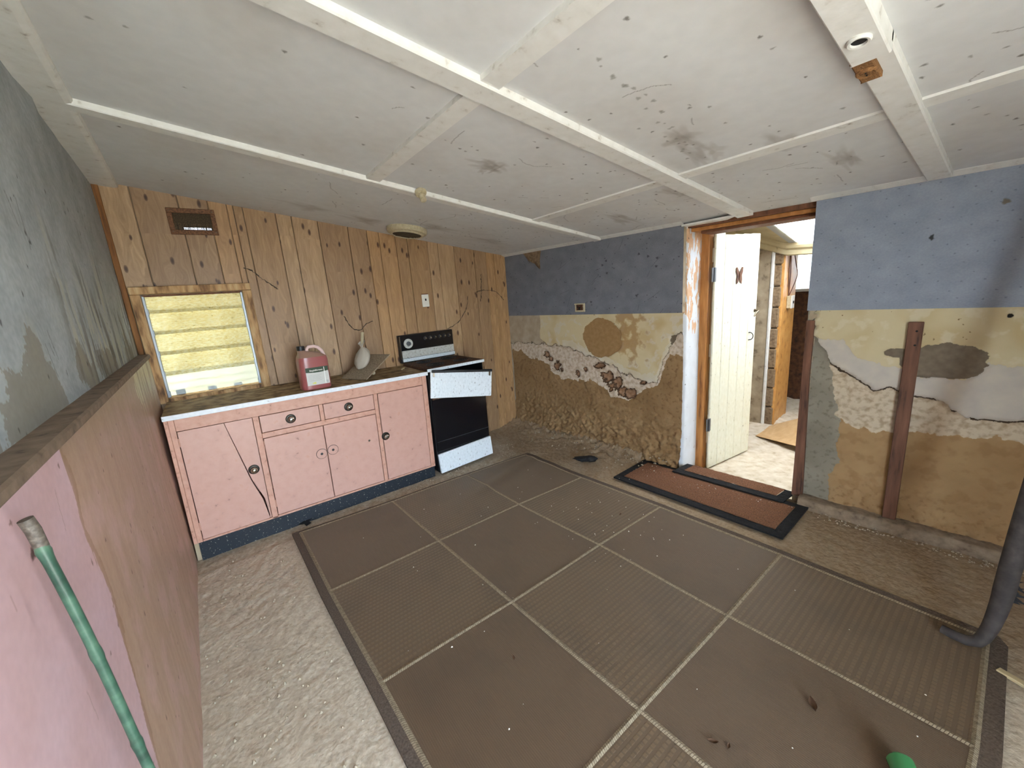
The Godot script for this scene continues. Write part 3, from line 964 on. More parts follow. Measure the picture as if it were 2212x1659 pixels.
func build_shell() -> void:
	# floor: worn concrete with earth washed against the stone wall
	rng.seed = 4
	var fn := FastNoiseLite.new()
	fn.seed = 9
	fn.frequency = 2.2
	fn.fractal_octaves = 5
	var f2 := FastNoiseLite.new()
	f2.seed = 19
	f2.frequency = 18.0
	f2.fractal_octaves = 4
	var floor_root := struct_node("floor")
	var ni := 190
	var nj := 216
	var pos := []
	var uvs := []
	var cols := []
	for j in nj:
		var z := lerpf(ZB + 0.02, -0.02, j / (nj - 1.0))
		var pr := PackedVector3Array()
		var ur := PackedVector2Array()
		var cr := PackedColorArray()
		for i in ni:
			var x := lerpf(-0.05, xr(z) + 0.02, i / (ni - 1.0))
			var n := fn.get_noise_2d(x, z)
			var n2 := f2.get_noise_2d(x, z)
			var rough := 0.35 if (x > 0.5 and x < 2.45 and z > 0.58 and z < 3.46) else 1.0
			var y := -0.006 + (n * 0.006 + n2 * 0.003) * rough
			# rubbed-up rough screed between the cabinet and the rug
			if x < 0.56 and z > 0.66 + 0.04 * n and z < 2.3:
				y += 0.004 + n2 * 0.004 * smoothstep(1.9, 1.0, z)
			var d := (xr(z) - x) * cos(AD)
			if z < 1.85:
				y += 0.085 * exp(-d / (0.13 + 0.05 * n)) * (1.0 + 0.5 * n2) * smoothstep(1.72, 1.42, z)
				y += 0.03 * exp(-(z / 0.2)) * clampf((x - 2.1) * 2.0, 0.0, 1.0)
			if rough < 1.0 or (x > 2.52 and z > 1.53 and z < 2.7):
				y = min(y, -0.003)
			pr.append(Vector3(x, y, z))
			ur.append(Vector2(x, z))
			# bare earth against the stone wall is browner than the screed
			var e := clampf((x - 2.15 + n * 0.25) * 3.0, 0.0, 1.0) * 0.85
			if z < 0.66 + 0.04 * n and x < 2.3:
				e = max(e, 0.35 + 0.3 * n2)
			var c := Color(1, 1, 1).lerp(Color(0.52, 0.42, 0.31), clampf(e + 0.25 * n2, 0.0, 1.0))
			cr.append(c)
		pos.append(pr)
		uvs.append(ur)
		cols.append(cr)
	var b := B.new()
	b.grid(pos, uvs, cols)
	put(b, "screed", M.concrete, floor_root)
	bx(Vector3(-0.25, -0.2, -0.2), Vector3(2.9, -0.03, ZB + 0.2), "slab", M.masonry, floor_root, 0.0)

	# back wall: planks of printed panelling on a frame
	var wall := struct_node("wall_back")
	var win := Rect2(0.055, 0.915, 0.525, 0.655)
	var vent := Rect2(0.347, 1.952, 0.146, 0.065)
	for r in wall_cells(Vector2(-0.2, -0.1), Vector2(W + 0.25, 2.35), [win, vent]):
		bx(Vector3(r.position.x, r.position.y, -0.13), Vector3(r.end.x, r.end.y, -0.011), "wall_frame", M.masonry, wall, 0.0)
	var gx := [-0.004, 0.132, 0.345, 0.495, 0.594, 0.629, 0.682, 0.872, 0.969, 1.14, 1.352, 1.495, 1.59, 1.728, 1.83, 2.016, 2.115, 2.277, 2.492, 2.63, 2.722, W - 0.002]
	for i in gx.size() - 1:
		var x0: float = gx[i] + 0.0006
		var x1: float = gx[i + 1] - 0.0006
		var spans := [[-0.05, 9.0]]
		if x0 < 0.62:
			spans = [[-0.05, 0.9], [1.58, 9.0]]
			if x1 > 0.40 and x0 < 0.40:
				spans = [[-0.05, 0.9], [1.58, 1.952], [1.972, 9.0]]
		for sp in spans:
			var pb := B.new()
			var hi: float = sp[1]
			var topf := func(x: float) -> float: return hi if hi < 5.0 else cy(x, 0.0) + 0.03
			plank(pb, x0, x1, sp[0], topf, -0.012, 0.0, Vector2(rng.randf() * 3.0 - x0, rng.randf() * 3.0))
			put(pb, "plank", M.wood[(i * 3 + i / 2) % 4], wall)
	bx(Vector3(-0.022, 1.2, -0.004), Vector3(0.006, cy(0, 0) + 0.02, 0.014), "corner_bead", M.bead_timber, wall)

	# left wall: papered above, pink boarded below, with a dusty rail between
	var lw := struct_node("wall_left", TL)
	bx(Vector3(-ZB - 0.2, -0.2, -0.2), Vector3(0.15, 2.4, -0.03), "wall_core", M.masonry, lw, 0.0)
	var lb := B.new()
	pos = []
	uvs = []
	for j in 28:
		var pr := PackedVector3Array()
		var ur := PackedVector2Array()
		for i in 60:
			var s := 4.25 * (1.0 - i / 59.0)
			var y := lerpf(1.2, 2.255, j / 27.0)
			var sag := 0.004 * fn.get_noise_2d(s * 1.3, y * 1.3)
			# the paper has come away from the cornice at one place
			var gap := exp(-pow((s - 1.16) / 0.10, 2.0)) * clampf((y - 2.02) * 6.0, 0.0, 1.0)
			pr.append(Vector3(-s, y - gap * 0.07, -0.022 + sag + gap * 0.012))
			ur.append(Vector2(s * 256.0 / 1100.0, (2.26 - y) * 256.0 / 270.0))
		pos.append(pr)
		uvs.append(ur)
	lb.grid(pos, uvs)
	put(lb, "grey_paper", M.left_upper, lw)
	lb = B.new()
	pos = []
	uvs = []
	for j in 20:
		var pr := PackedVector3Array()
		var ur := PackedVector2Array()
		for i in 80:
			var s := 4.25 * (1.0 - i / 79.0)
			var y := lerpf(-0.03, 1.2, j / 19.0)
			pr.append(Vector3(-s, y, 0.02 + 0.004 * fn.get_noise_2d(s * 0.8 + 7.0, y * 0.8)))
			ur.append(Vector2(s * 333.0 / 1400.0, (1.215 - y) * 333.0 / 410.0))
		pos.append(pr)
		uvs.append(ur)
	lb.grid(pos, uvs)
	put(lb, "pink_panel", M.left_lower, lw)
	lb = B.new()
	var prof := [Vector2(-0.03, 1.19), Vector2(0.027, 1.19), Vector2(0.031, 1.195), Vector2(0.031, 1.209), Vector2(0.027, 1.214), Vector2(-0.03, 1.216)]
	for i in prof.size() - 1:
		var p: Vector2 = prof[i]
		var q: Vector2 = prof[i + 1]
		for k in 24:
			var s0 := -4.25 + 4.24 * k / 24.0
			var s1 := -4.25 + 4.24 * (k + 1) / 24.0
			lb.quad(Vector3(s0, p.y, p.x), Vector3(s1, p.y, p.x), Vector3(s1, q.y, q.x), Vector3(s0, q.y, q.x))
	lb.quad(Vector3(-0.01, 1.19, -0.03), Vector3(-0.01, 1.19, 0.03), Vector3(-0.01, 1.215, 0.03), Vector3(-0.01, 1.215, -0.03))
	put(lb, "rail", M.rail_timber, lw)

	# stone wall with the doorway
	var rw := struct_node("wall_right", TD)
	bx(Vector3(-0.25, -0.2, -0.29), Vector3(1.80, 2.0, -0.08), "wall_core", M.masonry, rw, 0.0)
	bx(Vector3(2.585, -0.2, -0.29), Vector3(5.2, 2.0, -0.08), "wall_core", M.masonry, rw, 0.0)
	bx(Vector3(1.5, 1.835, -0.29), Vector3(2.9, 2.0, -0.045), "wall_core", M.masonry, rw, 0.0)
	bx(Vector3(-0.02, YB + 0.005, -0.1), Vector3(1.823, 1.85, -0.004), "paper_backing", M.plaster, rw, 0.0)
	bx(Vector3(2.556, YB + 0.005, -0.1), Vector3(4.6, 1.85, -0.004), "paper_backing", M.plaster, rw, 0.0)
	stone_face(-0.01, 1.83, false, rw)
	stone_face(2.556, 4.2, true, rw)
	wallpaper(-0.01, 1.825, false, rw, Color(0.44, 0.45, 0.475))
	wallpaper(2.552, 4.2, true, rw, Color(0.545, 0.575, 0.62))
	# left reveal: chipped white over old orange limewash
	reveal(rw)
	# right reveal
	bx(Vector3(2.556, -0.1, -0.29), Vector3(2.60, 1.84, -0.012), "reveal", M.plaster, rw, 0.004)
	# kerb at the foot of the wall and timber strips nailed on it
	var kb := B.new()
	pos = []
	uvs = []
	for q in [Vector2(0.075, -0.03), Vector2(0.066, 0.02), Vector2(0.06, 0.046), Vector2(0.05, 0.056), Vector2(0.0, 0.06), Vector2(-0.06, 0.062)]:
		var pr := PackedVector3Array()
		var ur := PackedVector2Array()
		for k in 120:
			var s0 := 2.60 + 1.65 * k / 119.0
			var nz := fn.get_noise_2d(s0 * 2.0, q.x * 40.0) * 0.012
			pr.append(Vector3(s0, q.y + nz * 0.5, q.x + nz))
			ur.append(Vector2(s0, q.x))
		pos.append(pr)
		uvs.append(ur)
	kb.grid(pos, uvs)
	put(kb, "kerb", M.kerb, rw)
	var strip := B.new()
	strip.prism(PackedVector2Array([Vector2(2.556, 0.045), Vector2(2.612, 0.05), Vector2(2.592, 0.82), Vector2(2.594, 1.14), Vector2(2.556, 1.14)]), -0.012, 0.012)
	put(strip, "cover_strip", M.red_timber, rw)
	# door header, jambs and the white boarding above the opening
	bx(Vector3(1.835, 1.74, -0.30), Vector3(2.556, 1.762, -0.085), "door_header", M.orange_timber, rw)
	bx(Vector3(1.887, 1.722, -0.30), Vector3(2.556, 1.7395, -0.12), "door_header", M.brown_timber, rw)
	bx(Vector3(1.83, 1.7625, -0.29), Vector3(2.56, 1.84, -0.045), "header_beam", M.brown_timber, rw)
	bx(Vector3(1.83, -0.1, -0.345), Vector3(1.887, 1.74, -0.265), "jamb", M.orange_timber, rw)
	var soff := B.new()
	soff.prism(PackedVector2Array([Vector2(1.815, -0.02), Vector2(2.16, -0.05), Vector2(2.05, 0.085), Vector2(1.85, 0.27)]), 0.0, 0.012)
	var so := put(soff, "soffit_board", M.white_paint, rw)
	so.transform = Transform3D(Basis(Vector3(1, 0, 0), Vector3(0, 0, -1), Vector3(0, 1, 0)), Vector3(0, 1.772, 0))

	# wall behind the viewer
	var bw := struct_node("wall_front")
	for r in wall_cells(Vector2(-0.3, -0.2), Vector2(3.7, 2.4), [Rect2(0.12, -0.04, 1.0, 1.99)]):
		bx(Vector3(r.position.x, r.position.y, ZB), Vector3(r.end.x, r.end.y, ZB + 0.2), "wall_core", M.plaster, bw, 0.0)
	# the open outside doorway behind the viewer that lights the room
	var wn := struct_node("door_2")
	bx(Vector3(0.12, 1.91, ZB - 0.01), Vector3(1.12, 1.95, ZB + 0.12), "door_frame", M.white_paint, wn)
	for x in [0.12, 1.085]:
		bx(Vector3(x, -0.04, ZB - 0.01), Vector3(x + 0.035, 1.91, ZB + 0.12), "door_frame", M.white_paint, wn)
	bx(Vector3(0.155, -0.06, ZB - 0.01), Vector3(1.085, -0.01, ZB + 0.2), "threshold", M.kerb, wn)
	var ver := struct_node("added_veranda_roof")  # unseen roof, added to block the sun from the open doorway
	bx(Vector3(-1.4, 2.2, ZB + 0.15), Vector3(4.6, 2.26, ZB + 1.75), "deck", M.white_paint, ver)
	for x in [-1.2, 1.5, 4.4]:
		bx(Vector3(x - 0.05, -0.34, ZB + 1.6), Vector3(x + 0.05, 2.2, ZB + 1.7), "post", M.white_paint, ver)

func reveal(parent: Node) -> void:
	var px := 400.0
	var w := 112
	var h := 740
	var n := noise_bytes(w, h, 0.05, 801, 4)
	var n2 := noise_bytes(w, h, 0.02, 802, 3)
	var im := Image.create(w, h, false, Image.FORMAT_RGB8)
	var hb := PackedByteArray()
	hb.resize(w * h)
	for j in h:
		for i in w:
			var k := j * w + i
			var y := 1.76 - j / px
			# paint has flaked off the upper half in upright patches
			var t := n[(j / 3) * w + i] / 255.0 * 0.6 + n2[(j / 2) * w + i] / 255.0 * 0.4
			var flake := t > (0.52 + clampf((1.15 - y) * 1.3, -0.06, 0.4))
			var c := Color(0.86, 0.875, 0.885).lerp(Color(0.78, 0.79, 0.79), n2[k] / 255.0 * 0.5)
			if flake:
				c = Color(0.84, 0.70, 0.55).lerp(Color(0.80, 0.62, 0.47), n[k] / 255.0)
			if n[k] > 222:
				c = Color(0.45, 0.40, 0.34)
			hb[k] = 60 if flake else 200
			im.set_pixel(i, j, c)
	var m := tex_mat(im, 0.7, Image.create_from_data(w, h, false, Image.FORMAT_L8, hb), 0.2)
	var pos := []
	var uvs := []
	rng.seed = 33
	for j in 60:
		var y := lerpf(-0.09, 1.775, j / 59.0)
		var pr := PackedVector3Array()
		var ur := PackedVector2Array()
		var wob := 0.012 * sin(j * 0.9) + rng.randf_range(-0.006, 0.006)
		for i in 12:
			var t := i / 11.0
			var d := lerpf(-0.022, -0.28, t)
			# a rounded, broken arris on the room side
			var s := 1.834 - 0.012 * exp(-t * 9.0) + wob * 0.5 * exp(-t * 6.0)
			if i == 0:
				s -= 0.016
				d = -0.04
			pr.append(Vector3(s, y, d))
			ur.append(Vector2(t, 1.0 - j / 59.0))
		pos.append(pr)
		uvs.append(ur)
	var b := B.new()
	b.grid(pos, uvs)
	put(b, "chipped_reveal", m, parent)

# ------------------------------------------------------------------ ceiling
func sheet(b: B, x0: float, x1: float, z0: float, z1: float, drop: float, nx := 10, nz := 8) -> void:
	var pos := []
	var uvs := []
	for j in nz + 1:
		var pr := PackedVector3Array()
		var ur := PackedVector2Array()
		var z := lerpf(z0, z1, float(j) / nz)
		for i in nx + 1:
			var x := lerpf(x0, x1, float(i) / nx)
			if x0 < -0.5:
				x = lerpf(xl(z) - 0.06, x1, float(i) / nx)
			if x1 > 90.0:
				x = lerpf(x0 if x0 > -0.5 else xl(z) - 0.06, xr(z) + 0.06, float(i) / nx)
			pr.append(Vector3(x, cy(x, z) - drop, z))
			ur.append(Vector2((x + 0.1) / 3.6, z / 4.4))
		pos.append(pr)
		uvs.append(ur)
	b.grid(pos, uvs)

# a board under the ceiling along x between x0 and x1
func ceil_beam(x0: float, x1: float, z0: float, z1: float, thick: float, called: String, m: Material, parent: Node, drop := 0.0) -> MeshInstance3D:
	var b := B.new()
	var n := 8
	for k in n:
		var a := lerpf(x0, x1, float(k) / n)
		var d := lerpf(x0, x1, float(k + 1) / n)
		var p := []
		for q in [[a, z0], [d, z0], [d, z1], [a, z1]]:
			p.append(Vector3(q[0], cy(q[0], q[1]) - drop, q[1]))
		var t := Vector3(0, -thick, 0)
		var e := 0.004
		var lowa: Vector3 = p[0] + t + Vector3(0, 0, e)
		var lowb: Vector3 = p[1] + t + Vector3(0, 0, e)
		var lowc: Vector3 = p[2] + t - Vector3(0, 0, e)
		var lowd: Vector3 = p[3] + t - Vector3(0, 0, e)
		var ta := t + Vector3(0, e, 0)
		b.quad(lowa, lowb, lowc, lowd)
		b.quad(p[1], p[0], p[0] + ta, p[1] + ta)
		b.quad(p[1] + ta, p[0] + ta, lowa, lowb)
		b.quad(p[3], p[2], p[2] + ta, p[3] + ta)
		b.quad(p[3] + ta, p[2] + ta, lowc, lowd)
		if k == 0:
			b.quad(p[0], p[3], p[3] + t, p[0] + t)
		if k == n - 1:
			b.quad(p[2], p[1], p[1] + t, p[2] + t)
	return put(b, called, m, parent)

func ceil_batten(x0: float, x1: float, z0: float, z1: float, thick: float, parent: Node) -> void:
	var b := B.new()
	for k in 6:
		var za := lerpf(z0, z1, k / 6.0)
		var zb := lerpf(z0, z1, (k + 1) / 6.0)
		var t := Vector3(0, -thick, 0)
		var a := Vector3(x0, cy(x0, za), za)
		var d := Vector3(x1, cy(x1, za), za)
		var e := Vector3(x1, cy(x1, zb), zb)
		var f := Vector3(x0, cy(x0, zb), zb)
		b.quad(a + t, d + t, e + t, f + t)
		b.quad(a, a + t, f + t, f)
		b.quad(d + t, d, e, e + t)
	put(b, "batten", M.white_paint, parent)

func build_ceiling() -> void:
	var root := struct_node("ceiling")
	# fibre sheets between the timbers
	var zs := [-0.03, 1.14, 2.185, 3.0, ZB + 0.03]
	var xs := [-1.0, 1.155, 2.255, 99.0]
	for j in 4:
		for i in 3:
			var b := B.new()
			sheet(b, xs[i], xs[i + 1], zs[j], zs[j + 1], 0.0)
			put(b, "ceiling_sheet", M.ceiling, root)
	var deck := B.new()
	var pos := []
	for j in 3:
		var z := lerpf(-0.25, ZB + 0.3, j / 2.0)
		pos.append(PackedVector3Array([Vector3(-0.3, cy(-0.3, z) + 0.06, z), Vector3(xr(z) + 0.4, cy(xr(z) + 0.4, z) + 0.12, z)]))
	deck.grid(pos, [PackedVector2Array([Vector2(), Vector2()]), PackedVector2Array([Vector2(), Vector2()]), PackedVector2Array([Vector2(), Vector2()])])
	put(deck, "roof_deck", M.masonry, root)
	ceil_beam(0.03, 3.06, 2.14, 2.232, 0.024, "beam", M.white_paint, root)
	ceil_beam(0.075, 2.93, 1.105, 1.172, 0.024, "beam", M.white_paint, root)
	ceil_beam(0.06, 1.80, 2.965, 3.045, 0.045, "beam", M.white_paint, root)
	ceil_beam(1.79, 3.06, 2.965, 3.045, 0.026, "beam", M.white_paint, root)
	ceil_beam(1.80, 1.915, 2.962, 3.008, 0.04, "broken_block", M.raw_wood, root)
	for span in [[0.015, 1.105], [1.172, 2.14], [2.232, 2.965], [3.045, ZB]]:
		if span[0] > 0.5:
			ceil_batten(1.122, 1.19, span[0], span[1], 0.016, root)
			ceil_batten(2.225, 2.29, span[0], span[1], 0.008, root)
	# cornices along the left wall and the stone wall
	var cb := B.new()
	for k in 24:
		var z0 := ZB * k / 24.0
		var z1 := ZB * (k + 1) / 24.0
		var sec := [Vector2(-0.03, -0.024), Vector2(0.0, -0.026), Vector2(0.07, -0.034), Vector2(0.086, -0.031), Vector2(0.092, -0.022), Vector2(0.093, 0.0)]
		for i in sec.size() - 1:
			var p: Vector2 = sec[i]
			var q: Vector2 = sec[i + 1]
			cb.quad(Vector3(xl(z0) + p.x, HL + p.y, z0), Vector3(xl(z0) + q.x, HL + q.y, z0), Vector3(xl(z1) + q.x, HL + q.y, z1), Vector3(xl(z1) + p.x, HL + p.y, z1))
	put(cb, "cornice", M.white_paint, root)
	for span in [[0.0, 1.83], [2.53, 4.25]]:
		var sb := B.new()
		var nseg := 16
		for k in nseg:
			var s0 := lerpf(span[0], span[1], float(k) / nseg)
			var s1 := lerpf(span[0], span[1], float(k + 1) / nseg)
			var sec := [Vector2(0.0, -0.012), Vector2(0.011, -0.011), Vector2(0.05, 0.005), Vector2(0.058, 0.012), Vector2(0.06, 0.03)]
			for i in sec.size() - 1:
				var p: Vector2 = sec[i]
				var q: Vector2 = sec[i + 1]
				sb.quad(Vector3(s0, HR + p.y, p.x), Vector3(s1, HR + p.y, p.x), Vector3(s1, HR + q.y, q.x), Vector3(s0, HR + q.y, q.x))
		var co := put(sb, "cornice", M.white_paint, root)
		co.transform = TD

	# round ventilator in the ceiling over the panelled wall
	var vx := 1.715
	var vz := 0.285
	var tilt := atan((HR - HL) / W)
	var v := thing("ceiling_ventilator", "round cream ceiling ventilator with dirty grille above the panelled wall", "ventilator", Transform3D(Basis(Vector3.BACK, tilt), Vector3(vx, cy(vx, vz), vz)))
	var vb := B.new()
	vb.lathe([Vector2(0.152, 0.0), Vector2(0.153, -0.02), Vector2(0.146, -0.034), Vector2(0.128, -0.04), Vector2(0.124, -0.046), Vector2(0.116, -0.05), Vector2(0.108, -0.046), Vector2(0.104, -0.03), Vector2(0.1, -0.012)], 40)
	put(vb, "ring", M.old_plastic, v)
	vb = B.new()
	vb.lathe([Vector2(0.0, -0.012), Vector2(0.11, -0.012)], 24)
	put(vb, "back_plate", M.grille_dirt, v)
	for k in 9:
		var zz := -0.088 + k * 0.022
		var half := sqrt(0.106 * 0.106 - zz * zz)
		bx(Vector3(-half, -0.046, zz - 0.004), Vector3(half, -0.03, zz + 0.004), "slat", M.grille_dirt, v, 0.001)

	# lamp holder stub on the second beam
	var ly := cy(1.413, 1.165)
	var st := thing("ceiling_lamp_holder", "small cream lamp holder stub on the thin ceiling beam", "lamp holder", Transform3D(Basis(Vector3.RIGHT, -0.5), Vector3(1.413, ly - 0.008, 1.176)))
	var lb := B.new()
	lb.lathe([Vector2(0.0, -0.022), Vector2(0.03, -0.021), Vector2(0.033, -0.015), Vector2(0.033, -0.004), Vector2(0.028, 0.0)], 20)
	put(lb, "rose", M.old_plastic, st)
	lb = B.new()
	lb.lathe([Vector2(0.0, -0.066), Vector2(0.016, -0.065), Vector2(0.018, -0.06), Vector2(0.0175, -0.03), Vector2(0.014, -0.02)], 18)
	put(lb, "socket", M.old_plastic, st)

	# conduit bush on the deep beam; a black disc paints the shade inside it
	var hx := 1.69
	var hz := 3.005
	var cu := thing("conduit_bush", "white ring round a black disc painted as conduit shade in the ceiling beam", "conduit", Transform3D(Basis(Vector3.BACK, tilt), Vector3(hx, cy(hx, hz) - 0.045, hz)))
	var rb := B.new()
	rb.lathe([Vector2(0.024, 0.004), Vector2(0.025, -0.004), Vector2(0.022, -0.008), Vector2(0.017, -0.007), Vector2(0.0155, 0.0)], 24)
	put(rb, "ring", M.white_paint, cu)
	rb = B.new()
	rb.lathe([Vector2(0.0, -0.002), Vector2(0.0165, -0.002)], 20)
	put(rb, "bore_shade_disc", M.dark, cu)
	# broken rosette in the raw block
	var rx := 1.862
	var rz := 2.985
	var ro := thing("broken_ceiling_rose", "torn brown timber block with old rose base on white beam", "ceiling rose", Transform3D(Basis(Vector3.BACK, tilt), Vector3(rx, cy(rx, rz) - 0.04, rz)))
	rb = B.new()
	rb.lathe([Vector2(0.0, -0.004), Vector2(0.012, -0.005), Vector2(0.014, -0.002), Vector2(0.02, -0.006), Vector2(0.023, -0.003), Vector2(0.024, 0.004)], 18)
	put(rb, "base", M.raw_wood, ro)
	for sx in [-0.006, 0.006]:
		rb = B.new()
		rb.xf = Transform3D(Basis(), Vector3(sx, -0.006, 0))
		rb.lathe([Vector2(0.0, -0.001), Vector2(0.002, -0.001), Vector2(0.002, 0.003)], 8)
		put(rb, "screw_hole_shade", M.dark, ro)  # black cap painted as the shade of an empty screw socket

# ------------------------------------------------------------------ the room beyond the doorway
func build_next_room() -> void:
	var fl := struct_node("floor_1", TD)
	var b := B.new()
	var fn := FastNoiseLite.new()
	fn.seed = 71
	fn.frequency = 9.0
	fn.fractal_octaves = 4
	var pos := []
	var uvs := []
	for j in 80:
		var pr := PackedVector3Array()
		var ur := PackedVector2Array()
		var d := lerpf(-0.03, 5.0, pow(j / 79.0, 1.3))
		for i in 60:
			var s := lerpf(1.0, 4.2, i / 59.0)
			var lift := 0.06 * clampf(1.0 - d / 0.14, 0.0, 1.0)
			if d > 1.75 and s < 2.3:
				lift += 0.03 * absf(fn.get_noise_2d(s * 2.0, d * 2.0)) * 2.0
			pr.append(Vector3(s, NF + lift + 0.008 * fn.get_noise_2d(s, d), -d))
			ur.append(Vector2(s, d))
		pos.append(pr)
		uvs.append(ur)
	b.grid(pos, uvs)
	put(b, "earth_floor", M.next_floor, fl)
	bx(Vector3(0.8, -0.3, -5.1), Vector3(4.3, -0.13, 0.0), "slab", M.masonry, fl, 0.0)

	var wa := struct_node("wall_next_room", TD)
	# wall facing the doorway, its opening on the right lined with an orange board
	bx(Vector3(0.8, -0.1, -2.1), Vector3(1.9, 2.1, -1.68), "plastered_face", M.plaster, wa, 0.004)
	bx(Vector3(1.898, -0.1, -1.72), Vector3(1.924, 1.72, -1.672), "plaster_corner", M.white_paint, wa, 0.006)
	rng.seed = 12
	for k in 9:
		var y0 := -0.1 + k * 0.2
		bx(Vector3(1.915, y0 + 0.004, -1.99), Vector3(1.988 + rng.randf_range(-0.004, 0.004), y0 + 0.197, -1.695 - rng.randf() * 0.012), "stone", M.stone, wa, 0.012)
	bx(Vector3(1.975, -0.09, -2.15), Vector3(2.005, 1.72, -1.712), "lining_board", M.orange_board, wa, 0.003)
	bx(Vector3(1.9, 1.60, -2.1), Vector3(4.3, 2.1, -1.70), "lintel", M.cream_board, wa, 0.004)
	bx(Vector3(2.95, -0.1, -2.1), Vector3(4.3, 1.7, -1.70), "plastered_face", M.plaster, wa, 0.004)
	# left side behind the open door
	bx(Vector3(0.8, -0.2, -5.1), Vector3(1.0, 2.1, -0.28), "side_wall", M.plaster, wa, 0.0)
	bx(Vector3(3.4, -0.2, -1.75), Vector3(3.55, 2.1, -0.05), "side_wall", M.plaster, wa, 0.0)
	bx(Vector3(4.0, -0.2, -5.1), Vector3(4.15, 2.1, -1.75), "side_wall", M.plaster, wa, 0.0)
	# far wall with the patterned window
	for r in wall_cells(Vector2(0.8, -0.2), Vector2(4.3, 2.1), [Rect2(1.80, 1.225, 1.2, 0.42)]):
		bx(Vector3(r.position.x, r.position.y, -3.0), Vector3(r.end.x, r.end.y, -2.82), "far_wall", M.dark_brown_wall, wa, 0.0)
	var wn := struct_node("window_3", TD)
	bx(Vector3(1.78, 1.2, -2.83), Vector3(3.02, 1.23, -2.79), "window_frame", M.white_paint, wn)
	bx(Vector3(1.78, 1.64, -2.83), Vector3(3.02, 1.67, -2.79), "window_frame", M.white_paint, wn)
	bx(Vector3(1.78, 1.2, -2.83), Vector3(1.81, 1.67, -2.79), "window_frame", M.white_paint, wn)
	bx(Vector3(2.38, 1.2, -2.83), Vector3(2.42, 1.67, -2.79), "window_frame", M.white_paint, wn)
	bx(Vector3(1.80, 1.225, -2.86), Vector3(3.0, 1.645, -2.855), "pane", M.clear_pane, wn, 0.0)
	# lace ironwork behind the glass
	var lb := B.new()
	rng.seed = 18
	for k in 70:
		var x := 1.82 + 0.34 * rng.randf()
		var y := 1.24 + 0.38 * rng.randf()
		lb.tube(PackedVector3Array([Vector3(x, y, -2.87), Vector3(x + rng.randf_range(-0.012, 0.012), y + 0.015, -2.87), Vector3(x + rng.randf_range(-0.012, 0.012), y + 0.03, -2.87)]), [0.0018], 4)
	put(lb, "leading", M.steel, wn)

	# ceiling sloping away: cream boards, and a grimy translucent roof sheet that lets the daylight in
	var ce := struct_node("ceiling_1", TD)
	var cb := B.new()
	pos = []
	uvs = []
	for j in 12:
		var d := lerpf(0.2, 1.72, j / 11.0)
		var pr := PackedVector3Array()
		var ur := PackedVector2Array()
		for i in 24:
			var s := lerpf(0.9, 2.115, i / 23.0)
			pr.append(Vector3(s, next_ceiling(s, d), -d))
			ur.append(Vector2(s, d))
		pos.append(pr)
		uvs.append(ur)
	cb.grid(pos, uvs)
	put(cb, "cream_sheet", M.cream_board, ce)
	cb = B.new()
	pos = []
	uvs = []
	for j in 12:
		var d := lerpf(0.2, 1.72, j / 11.0)
		var pr := PackedVector3Array()
		var ur := PackedVector2Array()
		for i in 12:
			var s := lerpf(2.05, 3.4, i / 11.0)
			pr.append(Vector3(s, next_ceiling(s, d) - 0.004, -d))
			ur.append(Vector2(s, d))
		pos.append(pr)
		uvs.append(ur)
	cb.grid(pos, uvs)
	put(cb, "translucent_sheet", M.skylight, ce)
	bx(Vector3(0.8, 2.02, -1.75), Vector3(2.115, 2.1, -0.1), "roof_deck", M.masonry, ce, 0.0)
	bx(Vector3(0.8, 2.02, -5.1), Vector3(4.3, 2.1, -1.75), "roof_deck", M.masonry, ce, 0.0)
	var cn := B.new()
	for k in 30:
		var s0 := lerpf(1.0, 3.2, k / 30.0)
		var s1 := lerpf(1.0, 3.2, (k + 1) / 30.0)
		var y0 := next_ceiling(s0, 1.68)
		var y1 := next_ceiling(s1, 1.68)
		var sec := [Vector2(0.0, -0.10), Vector2(0.02, -0.09), Vector2(0.03, -0.05), Vector2(0.06, -0.035), Vector2(0.075, -0.012), Vector2(0.08, 0.01)]
		for i in sec.size() - 1:
			var p: Vector2 = sec[i]
			var q: Vector2 = sec[i + 1]
			cn.quad(Vector3(s0, y0 + p.y, -1.68 + p.x), Vector3(s1, y1 + p.y, -1.68 + p.x), Vector3(s1, y1 + q.y, -1.68 + q.x), Vector3(s0, y0 + q.y, -1.68 + q.x))
	put(cn, "cornice", M.cream_board, ce)

	# the open boarded door
	var dv := Vector3(0.115, 0, -0.567).normalized()
	var dt := Transform3D(Basis(dv, Vector3.UP, dv.cross(Vector3.UP)), Vector3(1.926, NF + 0.012, -0.288))
	var dr := struct_node("door_1", TD * dt, "open cream-painted door of five boards")
	var wid := 0.575
	var tall := 1.80
	for k in 5:
		var x0 := wid * k / 5.0
		bx(Vector3(x0 + 0.0018, 0, -0.016), Vector3(x0 + wid / 5.0 - 0.0018, tall - 0.004 * ((k * 3) % 4), 0.0), "board", M.door_paint, dr, 0.005)
	for y in [0.2, 0.9, 1.6]:
		bx(Vector3(0.02, y, -0.04), Vector3(wid - 0.02, y + 0.1, -0.016), "ledge", M.door_paint, dr, 0.003)
	for y in [0.32, 1.46]:
		var hb := B.new()
		hb.box(Vector3(-0.035, y, -0.006), Vector3(0.012, y + 0.1, 0.003), 0.001)
		hb.xf = Transform3D(Basis(), Vector3(-0.012, y, 0.006))
		hb.lathe([Vector2(0.0, 0.0), Vector2(0.006, 0.0), Vector2(0.006, 0.1), Vector2(0.0, 0.1)], 10)
		put(hb, "hinge", M.steel, dr)
	# butterfly ornament
	var bf := thing("butterfly_ornament", "small brown metal butterfly fixed on the cream boarded door", "ornament", TD * dt * Transform3D(Basis(), Vector3(0.30, 1.49, 0.004)))
